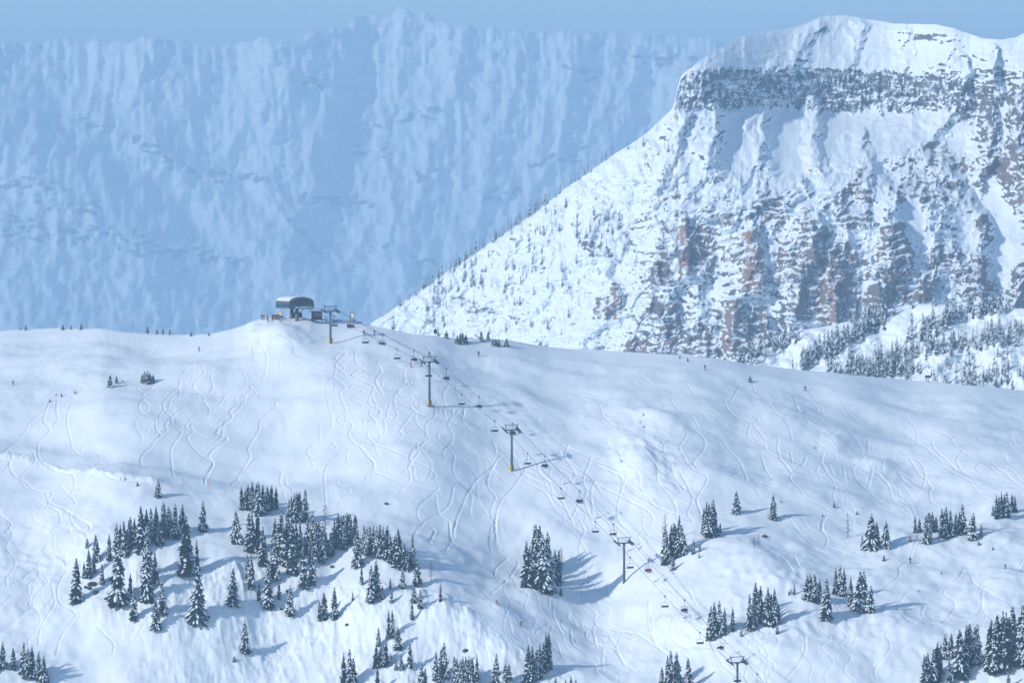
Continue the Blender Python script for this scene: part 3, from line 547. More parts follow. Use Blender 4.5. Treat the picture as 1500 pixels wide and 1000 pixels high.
wall, wall_ground, wall_sky = face('mountain_wall', np.concatenate([np.arange(-3600, -700, 16.0), np.arange(-700, -40, 4.0), np.arange(-40, 1120, 2.4), np.arange(1120, 1700, 5.0), np.arange(1700, 4200, 16.0)]), WSKY, 620, 210, lambda u: 15500+0.5*np.clip(u-400, -900, 900), w_cot, w_rel, M['wall'], w_rock, back=(46, 1.14, 14.0), sm=2, skynoise=6.0)

# ------------------------------------------------------------------ mesh builder for made things
class MB:
    def __init__(s): s.v = []; s.f = []; s.m = []
    def add(s, vs, fs, mi=0):
        b = len(s.v); s.v += [tuple(v) for v in vs]; s.f += [tuple(b+i for i in f) for f in fs]; s.m += [mi]*len(fs)
    def box(s, c, d, mi=0, rot=None):
        x, y, z = [k/2 for k in d]; vs = [Vector((a, b, e)) for a in (-x, x) for b in (-y, y) for e in (-z, z)]
        if rot is not None: vs = [rot @ v for v in vs]
        vs = [v+Vector(c) for v in vs]
        s.add(vs, [(0, 1, 3, 2), (4, 6, 7, 5), (0, 4, 5, 1), (2, 3, 7, 6), (0, 2, 6, 4), (1, 5, 7, 3)], mi)
    def tube(s, pts, r, n=6, mi=0, cap=True):
        pts = [Vector(p) for p in pts]; rs = r if isinstance(r, (list, tuple)) else [r]*len(pts); rings = []
        for i, p in enumerate(pts):
            d = (pts[min(i+1, len(pts)-1)]-pts[max(i-1, 0)]).normalized()
            a = d.orthogonal().normalized() if abs(d.z) > .95 else d.cross(Vector((0, 0, 1))).normalized()
            b = d.cross(a)
            rings.append([p+(a*math.cos(2*math.pi*k/n)+b*math.sin(2*math.pi*k/n))*rs[i] for k in range(n)])
        vs = [v for rg in rings for v in rg]; fs = []
        for i in range(len(pts)-1):
            for k in range(n): fs.append((i*n+k, i*n+(k+1) % n, (i+1)*n+(k+1) % n, (i+1)*n+k))
        if cap: fs += [tuple(range(n))[::-1], tuple((len(pts)-1)*n+k for k in range(n))]
        s.add(vs, fs, mi)
    def mesh(s, name, mats=None, smooth_=False):
        me = bpy.data.meshes.new(name); me.from_pydata(s.v, [], s.f)
        for m_ in (mats or []): me.materials.append(m_)
        me.polygons.foreach_set('material_index', s.m)
        if smooth_: me.polygons.foreach_set('use_smooth', [True]*len(s.f))
        me.update(); return me
    def build(s, name, m_, parent=None, smooth_=False):
        return link(name, s.mesh(name, m_ if isinstance(m_, list) else [m_], smooth_), None, parent)
def copy_tree(o, parent=None):
    c = o.copy(); C.objects.link(c); c.parent = parent
    for ch in o.children: copy_tree(ch, c)
    return c

# ------------------------------------------------------------------ trees
def conifer_mesh(seed, wr=.17, snow=.75, sparse=0.0):
    """unit tree 10 m tall: trunk, needle boughs, snow lying on the boughs"""
    r = random.Random(seed); H = 10.0
    tr, gr_, sn = MB(), MB(), MB()
    lean = (r.uniform(-.3, .3), r.uniform(-.3, .3))
    tr.tube([(0, 0, -1.2), (0, 0, .5), (lean[0]*.5, lean[1]*.5, H*.5), (lean[0], lean[1], H*.98)], [.17, .15, .09, .015], 6)
    z = .35+r.uniform(0, .3)
    bulge = [r.uniform(.75, .95), r.uniform(.85, 1.05)]+[r.uniform(.68, 1.18) for _ in range(12)]
    while z < H*.985:
        f = z/H; rad = H*wr*((1-f)**.74)*(.6+.4*min(1, f*9+.35))*bulge[int(f*13)]+.10
        n = (7 if wr < .17 else 10) if f < .75 else 5
        a0 = r.uniform(0, 6.28)
        for k in range(n):
            if r.random() < .10+sparse: continue
            a = a0+2*math.pi*k/n+r.uniform(-.35, .35); L = rad*r.uniform(.65, 1.2); wd = min(L*r.uniform(.26, .40)+.07, r.uniform(.38, .5))
            dr = L*r.uniform(.30, .65)+.04; zz = z+r.uniform(-.12, .12); ca, sa = math.cos(a), math.sin(a)
            cx, cy = lean[0]*f, lean[1]*f
            def pt(d, w_, h): return (cx+ca*d-sa*w_, cy+sa*d+ca*w_, zz+h)
            th = .10+.06*L
            j1, j2, j3 = r.uniform(.8, 1.2), r.uniform(.8, 1.2), r.uniform(-.1, .1)
            vs = [pt(0, 0, .12), pt(L*.5, wd*j1, -dr*.42), pt(L*.5, -wd*j2, -dr*.42), pt(L*.55, 0, -dr*.22), pt(L*.86, wd*.55*j2, -dr*.95), pt(L*.84, -wd*.55*j1, -dr*.92), pt(L, wd*j3, -dr*1.05), pt(L*.45, 0, -dr*.5-th*1.6)]
            gr_.add(vs, [(0, 1, 3), (0, 3, 2), (1, 4, 3), (3, 5, 2), (3, 4, 6), (3, 6, 5), (0, 7, 1), (0, 2, 7), (1, 7, 4), (7, 2, 5), (7, 6, 4), (7, 5, 6)])
            if r.random() < snow:
                o = .05+.05*L; q0 = r.uniform(.15, .4); w2 = r.uniform(.45, .85)
                sv = [pt(L*q0, 0, -dr*q0*.45+o+.05), pt(L*.52, wd*.9*w2*j1, -dr*.42+o), pt(L*.52, -wd*.9*w2*j2, -dr*.42+o), pt(L*.6, 0, -dr*.28+o*2.4), pt(L*.9, wd*.5*w2, -dr*.93+o), pt(L*.9, -wd*.5*w2, -dr*.93+o), pt(L*1.02, 0, -dr*1.0+o*.5)]
                sn.add(sv, [(0, 1, 3), (0, 3, 2), (1, 4, 3), (3, 5, 2), (3, 4, 6), (3, 6, 5)])
        z += (.30 if f < .6 else .24)*r.uniform(.8, 1.2)
    sn.tube([(lean[0], lean[1], H*.55), (lean[0], lean[1], H*.93), (lean[0], lean[1], H*1.0)], [.06, .08, .03], 5)
    return tr.mesh('trunk', [M['bark']]), gr_.mesh('crown', [M['needles']]), sn.mesh('snow_load', [M['tree_snow']])
def larch_mesh(seed):
    r = random.Random(seed); tr, br = MB(), MB(); H = 10.0
    tr.tube([(0, 0, -1), (.05, 0, H*.5), (0, .05, H)], [.15, .10, .02], 6)
    z = 2.2
    while z < 9.8:
        L = (1-z/H)*1.7*r.uniform(.5, 1.1)+.35; a = r.uniform(0, 6.28); ca, sa = math.cos(a), math.sin(a)
        br.tube([(0, 0, z), (ca*L*.6, sa*L*.6, z+.05), (ca*L, sa*L, z+r.uniform(-.1, .3))], [.045, .035, .015], 4, cap=False)
        for q_ in range(3):
            d = L*r.uniform(.3, .9); b = a+r.choice([-1, 1])*r.uniform(.5, 1.1); l2 = L*.35
            br.tube([(ca*d, sa*d, z), (ca*d+math.cos(b)*l2, sa*d+math.sin(b)*l2, z+r.uniform(-.05, .2))], [.028, .012], 3, cap=False)
        z += r.uniform(.10, .2)
    return tr.mesh('trunk', [M['dead_wood']]), br.mesh('crown', [M['dead_wood']])
VARI = [conifer_mesh(100+k, wr, sn) for k, (wr, sn) in enumerate([(.12, .38), (.14, .5), (.155, .4), (.165, .55), (.18, .45), (.20, .5), (.22, .55), (.11, .36), (.15, .25), (.135, .62)])]
BUSH = [conifer_mesh(140+k, wr, .35) for k, wr in enumerate([.22, .27, .33])]
LARCH = [larch_mesh(150+k) for k in range(3)]
protos = {}
def place_tree(kind, idx, pos, h, label, group, name='fir_tree', wsc=1.0):
    key = (kind, idx)
    meshes = {'fir': VARI, 'bush': BUSH, 'larch': LARCH}[kind][idx]
    root = empty(name, pos, random.uniform(0, 6.28), label, 'tree', group); s_ = h/10.0
    root.scale = (s_*wsc, s_*wsc, s_)
    for n_, me in zip(('trunk', 'crown', 'snow_load'), meshes): link(n_, me, None, root)
    return root
ntree = 0
SHAPE = {0: 'slim', 1: 'snow-tipped slim', 2: 'even-sided', 3: 'full', 4: 'broad', 5: 'wide-skirted', 6: 'squat', 7: 'spire-thin', 8: 'dark', 9: 'thickly snowed'}
def trees(ox, oy, f, label, group, lst, kind='fir', name='fir_tree', fill=0):
    global ntree
    for t_ in lst:
        x, y0, y1 = t_[:3]; u = ox+x/f; vb = oy+y1/f; vt = oy+y0/f
        g = ground(u, min(vb, 1085)); h = (vb-vt)*g.y/F*1.03
        if kind == 'fir':
            idx = random.choice([0, 1, 2, 7, 8, 9, 3]) if h > 5 else random.choice([2, 3, 4])
            if len(t_) > 3: idx = t_[3]
        else: idx = random.randrange(3)
        h *= 1.07; ws = random.uniform(1.0, 1.3)*(1.0 if h > 8 else 1.15)
        lb = label
        if group and kind == 'fir':
            lb = ('towering' if h > 14.5 else 'tall' if h > 11.5 else 'mid-height' if h > 8.5 else 'short' if h > 5.5 else 'small')+' '+SHAPE[idx]+' '+label[label.index('fir '):] if 'fir ' in label else label
        place_tree(kind, idx, g, h, lb, group, name, ws); ntree += 1
    if fill:
        base_ = list(lst); rf_ = random.Random(len(lst))
        for k in range(fill):
            a, b = rf_.sample(base_, 2)
            if abs(a[0]-b[0])+abs(a[2]-b[2]) > 130: b = a
            f_ = rf_.random(); x = a[0]*f_+b[0]*(1-f_)+rf_.uniform(-12, 12); y1 = a[2]*f_+b[2]*(1-f_)+rf_.uniform(-22, 4); hh = min(a[2]-a[1], b[2]-b[1])*rf_.uniform(.65, 1.0)
            trees(ox, oy, f, label, group, [(x, y1-hh, y1)], kind, name)
q = 1500/360
trees(80, 690, q, 'snow-laden fir in the ragged grove around the dark rock outcrop', 'firs around the rock outcrop', [(130,550,800),(255,395,545,5),(210,490,650),(240,500,620),(330,395,545),(385,480,820,4),(290,570,690),(200,410,465,6),(180,560,650)])
trees(80, 690, q, 'snowy fir in the long curved row above the rock outcrop', 'firs in the curved row', [(375,325,480),(400,340,510),(425,315,520),(455,305,470),(485,300,450),(440,375,515),(530,235,500),(560,250,470),(590,240,430),(620,230,420),(660,200,400),(640,300,450,4),(690,230,400),(735,210,410,4),(775,215,390,4),(712,250,400),(545,330,470),(675,215,380)], fill=9)
trees(80, 690, q, 'fir on the open steep face below the curved row', 'firs below the curved row', [(570,360,640,3),(560,500,800,3),(615,500,690),(585,560,720),(460,630,750),(480,720,910,3),(660,670,880,3),(620,790,965,5),(795,300,640),(775,440,640),(830,410,640),(870,430,600,7)])
trees(80, 690, q, 'broad fir standing alone just below the curved row, shadow on open snow', None, [(870,610,925,5)])
trees(80, 690, q, 'single pointed fir on the white shelf between the row and the clump', None, [(905,195,365,4)])
trees(80, 690, q, 'wide-skirted fir alone at the rim between curved row and big grove', None, [(1105,250,435,6)])
trees(80, 690, q, 'lone fir on the brow just under the groomed cat track', None, [(630,50,155,5)])
trees(80, 690, q, 'fir in the small tight clump just above the big rim grove', 'firs in the tight clump above the grove', [(1140,105,235),(1175,90,235),(1160,120,230),(1210,75,230),(1195,110,240),(1250,80,270,4),(1230,90,250),(1290,110,250,4),(1320,95,235),(1270,95,265),(1350,105,230,7)], fill=4)
trees(320, 690, q, 'dark snow-dusted fir in the big dense grove along the bluff rim', 'firs of the big rim grove', [(180,280,490),(205,265,500),(235,270,480),(265,355,575),(345,300,500),(380,265,560),(430,180,300),(445,160,310),(462,145,310),(480,150,310),(495,135,310),(525,125,310),(440,310,460),(400,350,580),(420,330,540),(450,330,630),(475,320,480),(500,320,520),(540,310,500,3),(580,255,460),(560,400,560),(600,330,520),(635,350,560),(660,380,520),(680,380,520),(705,300,470),(725,270,470),(745,290,465),(760,280,460),(790,265,440),(810,270,445),(830,275,450),(770,350,480),(850,370,580,5),(890,340,500),(905,350,510),(920,345,510),(945,345,520),(970,350,530),(990,340,520),(1008,350,525),(1025,345,540),(1050,395,560),(1075,400,570),(1100,370,590),(1130,440,600),(1150,480,610),(1180,405,590,3),(365,330,520),(615,300,470)], fill=24)
trees(320, 690, q, 'bare dark larch poking out of the big rim grove', None, [(650,225,500)], 'larch', 'larch_tree')
trees(320, 690, q, 'leafless larch alone on the shelf at the end of the rim grove', None, [(1297,560,670)], 'larch', 'larch_tree')
trees(320, 690, q, 'fir scattered down the steep bluff below the grove', 'firs scattered on the bluff face', [(345,420,670,3),(200,520,720,3),(180,520,680),(85,605,815,5),(245,670,790),(300,590,840),(370,670,780,7),(440,710,880,4),(520,480,720),(570,510,695,3),(645,750,900),(705,720,900,4),(620,800,910),(965,560,780),(930,590,800),(950,620,770),(875,580,690,7),(1050,655,720,7),(1055,725,800),(1125,600,715,4),(1215,535,700,4),(1195,700,800,4),(1235,725,835,4),(1180,800,905),(1355,690,795),(820,740,790),(1000,700,780)])
trees(300, 860, 5, 'lone fir with a long shadow on the smooth lower snow face', None, [(300,260,480,4)])
trees(300, 860, 5, 'fir in the lower thicket on the flank of the snow spur', 'firs in the thicket on the spur flank', [(1345,180,375),(1375,180,370),(1415,300,455,4),(1270,300,430),(1250,430,590),(1290,420,560),(1325,400,570,7),(1310,430,580),(1360,480,570),(1440,500,600,5),(1400,520,600)])
trees(300, 860, 5, 'fir in the trio at the foot of the bluff', 'trio of firs below the bluff', [(1060,470,740,3),(1015,500,740),(1095,530,740),(1262,600,760)])
trees(600, 860, 5, 'fir in the dense stand at the foot of the snow spur', 'firs at the foot of the spur', [(85,570,760,5),(110,600,760),(190,480,680),(260,420,670,3),(245,450,660),(330,520,740),(350,530,740),(370,540,740),(385,520,740),(410,520,740),(430,520,740),(450,530,740),(465,540,740),(490,510,740),(5,410,590,7),(220,600,740)], fill=5)
trees(600, 860, 5, 'stout fir between the spur-foot stand and the run', 'stout firs beside the spur foot', [(630,500,740,5),(710,570,740,4),(735,570,740,4),(580,670,760)])
trees(600, 860, 5, 'fir in the narrow row at the end of the snow spur brow', 'firs at the end of the spur brow', [(870,440,700),(900,450,690),(885,500,720),(950,430,660),(935,470,670),(1000,350,600),(1020,350,590),(985,420,620)])
trees(600, 860, 5, 'tree tip rising into view below the run', 'tree tips below the run', [(1070,655,780,7),(1180,655,780,7),(1215,680,790),(1140,685,790)])
trees(760, 650, q, 'fir in the lone tight clump beside the run', 'firs in the lone clump by the run', [(40,615,870),(75,640,870,3),(60,660,850),(100,510,780),(130,520,800),(115,540,800),(155,575,910,3),(140,600,880),(185,560,900,3),(170,640,905,4),(215,660,860),(240,660,860)], fill=5)
trees(760, 650, q, 'sparse half-bare larch at the edge of the lone clump by the run', None, [(260,650,820)], 'larch', 'larch_tree')
trees(760, 650, q, 'fir in the slender group uphill of the unpadded tower', 'slender firs uphill of the unpadded tower', [(890,510,730),(905,560,735),(930,510,700),(940,500,705),(955,500,690),(975,455,690),(1000,505,680),(1015,560,670),(940,690,770,4)])
trees(760, 650, q, 'bare-topped larch behind the slender firs', None, [(893,440,600)], 'larch', 'larch_tree')
trees(760, 650, q, 'little fir among the three saplings right beside the slender firs', 'three saplings', [(1065,590,670),(1103,605,655),(1100,660,695)])
trees(760, 650, q, 'fir in the pointed trio with a small sapling at its side', 'pointed trio of firs', [(1130,400,550),(1145,370,560),(1165,380,570,4),(1185,355,560,4),(1205,440,545),(1230,485,540)])
trees(930, 700, q, 'round-topped dense fir standing alone on the open slope', None, [(620,85,215,6)])
trees(930, 700, q, 'dark irregular fir casting a long shadow across the packed snow', None, [(845,110,250,5)])
trees(930, 700, q, 'stunted dead snag in the pair on the bare snow hump', 'pair of dead snags', [(728,355,420),(755,345,410)], 'larch', 'dead_snag')
trees(1140, 690, q, 'lone bare larch on the open flat beside two fat firs', None, [(425,270,405)], 'larch', 'larch_tree')
trees(1140, 690, q, 'fat dense fir in the pair beside the lone bare larch', 'pair of fat firs', [(565,275,470,6),(655,315,465,6),(605,320,450),(515,390,470)])
trees(1140, 690, q, 'fir in the long row at the back of the wide snow bowl', 'firs in the row behind the bowl', [(835,275,375),(860,290,370),(805,385,430),(905,280,440,5),(925,260,370),(945,255,370),(965,280,370),(1000,240,400),(1015,245,400),(1030,230,410),(1055,245,400,3),(1085,265,380),(1105,255,380),(1130,210,385,3),(1115,260,380),(1185,265,420,4),(1170,300,410),(1240,325,395)], fill=5)
trees(1140, 690, q, 'fir in the compact clump on the little snow knoll', 'firs on the little knoll', [(1330,150,290),(1350,160,280),(1365,135,270),(1380,150,280),(1395,135,280,3),(1425,145,250),(1445,155,245),(1310,210,270)])
trees(1140, 690, q, 'fir in the clumps on the rounded hump above the lower tower', 'firs on the rounded hump', [(170,645,780,4),(200,640,790),(225,635,800),(255,670,800),(240,690,800),(280,720,880),(295,670,910,3),(310,740,905),(350,600,750),(380,585,760,3),(400,600,760),(440,660,830),(490,630,850,4),(520,625,850,4),(560,710,860,4),(97,690,750),(65,725,755)], fill=5)
trees(930, 700, q, 'fir close to the lift line above the lowest tower', 'slim firs by the lift line', [(460,795,980),(485,770,970),(475,820,985),(520,760,960,3),(545,800,950),(595,795,935,7),(648,910,965)])
trees(930, 700, q, 'fir in the group between lift line and rounded hump', 'twin-topped fir group', [(705,720,930,3),(720,740,910),(740,655,870),(765,670,860),(755,700,880),(800,730,890),(815,685,900),(850,690,900),(835,720,890),(875,760,880),(868,880,950)], fill=4)
trees(900, 860, 5, 'fir in the loose group left of the lowest lift tower', 'firs beside the lowest tower', [(345,590,740),(420,480,740,3),(395,520,740),(460,490,710),(548,530,740,4),(440,560,740)])
trees(1200, 860, 5, 'fir in the heavy stand beside the thick wood', 'firs of the heavy stand', [(765,510,740),(800,500,740),(785,520,740),(830,470,720),(860,420,690),(885,430,640),(920,350,520,4),(960,350,520,4),(955,520,740,7),(1040,330,665,4),(1075,300,600),(1095,290,580),(1110,300,560),(1140,310,570),(1165,285,560)], fill=5)
trees(1200, 860, 5, 'fir in the thick wood beside the heavy stand', 'tall firs of the thick wood', [(1240,310,580),(1255,265,620),(1275,290,630),(1290,280,640),(1315,230,620),(1330,240,610),(1345,210,600),(1370,220,620),(1360,300,625),(1410,165,500,3),(1430,170,480),(1395,240,560),(1480,160,560),(1495,170,560),(1465,240,570),(1520,150,580),(1540,200,600),(1385,620,740)], fill=7)
trees(0, 880, 5, 'fir on the mound with long shadows', 'firs on the shaded mound', [(20,310,490,4),(98,350,500),(170,315,540),(210,360,570),(190,380,560),(235,350,570),(280,380,580),(315,410,610,4),(345,500,610),(-30,330,520),(-70,360,540)])
# small stunted trees on the crest and shelves
trees(0, 450, 2.5, 'tiny stunted fir on the flat snow crest beside the far wall', 'stunted firs on the crest', [(75,72,83),(95,66,85),(230,64,82),(260,66,80),(297,58,82),(540,66,90),(575,74,92),(597,74,97),(622,82,100),(700,88,105),(765,92,104)], 'bush', 'stunted_fir')
trees(0, 450, 2.5, 'small dark fir in the scatter above the groomed cat track', 'small firs above the cat track', [(403,250,292),(427,252,278),(448,264,272),(205,315,323),(225,312,327),(275,304,316),(183,336,347)], 'bush', 'stunted_fir')
trees(0, 450, 2.5, 'low fir in the round thicket on the smooth slope below the crest', 'round thicket of low firs', [(520,245,276),(530,236,278),(540,234,280),(550,240,278),(560,246,276)], 'bush', 'stunted_fir')
trees(540, 200, 2.5, 'low dark fir in the bushy cluster on the crest by the dark sign', 'bushy cluster on the crest', [(325,728,757),(335,722,758),(345,720,757),(355,726,755),(318,740,757)], 'bush', 'stunted_fir')
trees(540, 200, 2.5, 'small fir in the broken line along the crest past the bushy cluster', 'small firs along the crest', [(413,715,750),(437,714,742),(455,740,765),(465,742,766),(475,742,768),(505,740,768),(285,708,733),(1140,798,812),(1168,808,824),(1397,876,898)], 'bush', 'stunted_fir')
trees(80, 690, q, 'knee-high shrub by the cat track brow', 'shrubs at the cat track brow', [(505,62,90),(430,36,52),(402,38,46)], 'bush', 'snowy_shrub')
trees(760, 650, q, 'little round shrub beside the lone clump', None, [(255,880,920)], 'bush', 'snowy_shrub')
trees(300, 860, 5, 'little shrub below the lone fir on the lower face', None, [(215,498,542)], 'bush', 'snowy_shrub')
trees(1140, 690, q, 'small dark twig shrub poking through the snow of the bowl', 'twig shrubs in the bowl', [(480,240,262),(340,190,220),(1225,425,450),(1310,455,480),(995,608,628),(857,718,735),(270,262,276),(645,510,545)], 'bush', 'snowy_shrub')
trees(880, 540, q, 'dark shrub tuft on the wind-scoured upper slope', 'shrub tufts on the upper slope', [(260,268,284),(240,318,328),(262,345,358),(128,550,566),(915,50,80),(1305,472,486),(1425,815,845),(1356,890,902),(1100,795,815)], 'bush', 'snowy_shrub')

# ------------------------------------------------------------------ far trees (sunlit hill, peak flank)
def far_tree(seed, bare=False):
    r = random.Random(seed); b = MB(); H = 10
    if bare:
        b.tube([(0, 0, -1), (0, 0, H)], [.16, .03], 4, 0)
        z = 1.5
        while z < 9.5:
            L = (1-z/H)*1.5+.35; a = r.uniform(0, 6.28)
            b.tube([(0, 0, z), (math.cos(a)*L, math.sin(a)*L, z+r.uniform(.0, .5))], [.09, .03], 3, 0, False); z += .32
        return b
    b.tube([(0, 0, -1), (0, 0, H*.6)], [.2, .08], 4, 0)
    z = .3
    while z < 9.3:
        f = z/H; rad = 1.75*(1-f)**.85+.15; n = 6; a0 = r.uniform(0, 6)
        for k in range(n):
            if r.random() < .12: continue
            a = a0+k*6.283/n+r.uniform(-.3, .3); L = rad*r.uniform(.7, 1.2); w_ = .45; ca, sa = math.cos(a), math.sin(a); d = L*.5
            p0 = (0, 0, z+.7); p1 = (ca*L-sa*w_*L, sa*L+ca*w_*L, z-d*.6); p2 = (ca*L+sa*w_*L, sa*L-ca*w_*L, z-d*.6); p3 = (ca*L*.6, sa*L*.6, z-.1*d)
            mi = 1 if r.random() < .52 else 0
            b.add([p0, p1, p2, p3], [(0, 1, 3), (0, 3, 2), (3, 1, 2)], mi)
        z += .85
    return b
FT = [far_tree(200+k) for k in range(6)]; FB = [far_tree(220+k, True) for k in range(3)]
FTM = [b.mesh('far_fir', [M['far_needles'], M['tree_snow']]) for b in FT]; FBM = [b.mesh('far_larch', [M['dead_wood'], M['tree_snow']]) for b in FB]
rt = random.Random(31)
def hill_pt(u, v): return hill_ground(u, v)
HR = [  # dense belts on the hill: (polyline, half thickness px, count, bare share, min h, max h)
    ([(1170, 545), (1205, 522), (1235, 508), (1262, 490), (1300, 462)], 9, 120, .05, 7, 10), ([(1215, 548), (1290, 532), (1350, 520), (1420, 505), (1500, 488)], 12, 150, .35, 6, 9), ([(1240, 556), (1300, 548), (1345, 548)], 7, 70, .15, 7, 10), ([(1330, 500), (1375, 480), (1410, 465), (1470, 460)], 9, 60, .2, 6, 10), ([(1085, 540), (1110, 522), (1150, 505), (1165, 500)], 8, 40, .1, 6, 9)]
single, rest = [], []
for (pl, th, n, bs, h0, h1) in HR:
    P_ = catmull(pl, 1.0)
    for k in range(n):
        p = P_[rt.randrange(len(P_))]; (single if k % 4 == 0 else rest).append((p[0]+rt.gauss(0, 6), p[1]+rt.gauss(0, th*.6), rt.random() < bs, rt.uniform(h0, h1)))
for k in range(110):
    u = rt.uniform(1290, 1510); v = rt.uniform(500, 578); rest.append((u, v, rt.random() < .3, rt.uniform(3, 7)))
for k in range(26): single.append((rt.uniform(1370, 1505), rt.uniform(545, 576), rt.random() < .25, rt.uniform(5.5, 8.5)))
for (u, v) in [(1337, 497), (1352, 494), (1364, 492), (1372, 494), (1386, 486), (1146, 516), (1152, 508), (1336, 452), (1368, 449), (1250, 472), (1420, 452), (1445, 455)]: single.append((u, v, False, 7.5))
nsing = 0
for (u, v, bare, h) in single:
    vs_ = float(np.interp(u, np.arange(900, 1850, 1.8), hill_sky))
    if v < vs_+1: v = vs_+1.5
    g = hill_pt(u, v); o = link('far_larch' if bare else 'far_fir', rt.choice(FBM if bare else FTM)); o.location = g; s_ = h/10; o.scale = (s_*1.05, s_*1.05, s_); o.rotation_euler = (0, 0, rt.uniform(0, 6.28)); nsing += 1
    sz_ = 'tall' if h > 8.6 else 'mid-height' if h > 7.4 else 'short'; wh_ = 'on the bald hilltop' if v < vs_+14 else 'near the cliff foot' if u < 1190 else 'in the upper belts' if v < 510 else 'in the lower belts'
    tag(o, sz_+(' bare grey larch ' if bare else ' frosted conifer ')+wh_+' of the sunlit hill', 'tree', 'bare larches on the sunlit hill' if bare else 'conifers on the sunlit hill')
def forest(name, items, gfn, label):
    vs, fs, ms = [], [], []; nb = 0
    for (u, v, bare, h) in items:
        b = rt.choice(FB if bare else FT); g = np.array(gfn(u, v)); a = np.array(b.v)*(h/10); an = rt.uniform(0, 6.28); c_, s_ = math.cos(an), math.sin(an)
        x = a[:, 0]*c_-a[:, 1]*s_; y = a[:, 0]*s_+a[:, 1]*c_; vs.append(np.stack([x, y, a[:, 2]], 1)+g); fs += [tuple(i+nb for i in f) for f in b.f]; nb += len(a); ms += [(0 if m_ == 0 and not bare else (2 if m_ == 0 else 1)) for m_ in b.m]
    me = bpy.data.meshes.new(name); me.from_pydata(np.vstack(vs).tolist(), [], fs)
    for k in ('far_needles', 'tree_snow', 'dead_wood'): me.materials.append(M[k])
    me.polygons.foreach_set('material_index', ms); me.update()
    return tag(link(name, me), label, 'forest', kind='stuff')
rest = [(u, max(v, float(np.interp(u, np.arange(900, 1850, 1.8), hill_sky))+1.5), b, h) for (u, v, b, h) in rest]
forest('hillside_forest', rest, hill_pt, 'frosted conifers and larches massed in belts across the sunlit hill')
pk = []
PU = np.concatenate([np.arange(300, 520, 5.0), np.arange(520, 1530, 1.35), np.arange(1530, 1800, 5.0)])
def psky(u): return float(np.interp(u, PU, peak_sky))
for k in range(150):
    u = rt.choice([rt.uniform(560, 900), rt.uniform(600, 800)]); pk.append((u, psky(u)+rt.uniform(.5, 4), rt.random() < .75, rt.uniform(4, 9.5)))
for (cu, cv, su, sv, n) in [(690, 410, 30, 18, 26), (770, 375, 30, 20, 26), (880, 345, 26, 16, 34), (745, 440, 40, 22, 16), (655, 435, 22, 14, 14), (810, 320, 16, 10, 10), (965, 210, 20, 20, 12), (1018, 300, 4, 5, 4), (700, 480, 60, 14, 22), (830, 430, 40, 30, 12), (620, 460, 25, 12, 12)]:
    for k in range(n):
        u = rt.gauss(cu, su); v = max(rt.gauss(cv, sv), psky(u)+2); pk.append((u, v, rt.random() < .3, rt.uniform(4.5, 9)))
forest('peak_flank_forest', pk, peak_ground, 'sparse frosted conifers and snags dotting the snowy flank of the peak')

# ------------------------------------------------------------------ chairlift
TW = [((484, 503), 456, True, 'grey lift tower with yellow base pads closest to the top station'), ((629, 594), 530, True, 'grey lift tower with yellow pads standing on an exposed concrete block'), ((749.5, 689), 630, True, 'grey lift tower with yellow pads on the plain open slope'), ((914, 853), 795, False, 'grey lift tower without pads next to slender firs'), ((1080, 1046), 970, False, 'lowest grey lift tower, foot out of sight, among fir groups')]
base = [ground(*t_[0]) for t_ in TW]
tops = []
for b_, t_ in zip(base, TW):
    X_, Z_ = unproj(t_[0][0], t_[1], b_.y); tops.append(Vector((b_.x, b_.y, float(Z_))))
sta = ground(432, 468.0); 
ldir = (Vector((base[0].x, base[0].y, 0))-Vector((base[-1].x, base[-1].y, 0))).normalized(); lperp = Vector((ldir.y, -ldir.x, 0))   # to the right, looking up the line
LANG = math.atan2(ldir.y, ldir.x)-math.pi/2
GA = 2.55
def frame(pos, rz=LANG): return Matrix.Translation(pos) @ Matrix.Rotation(rz, 4, 'Z')
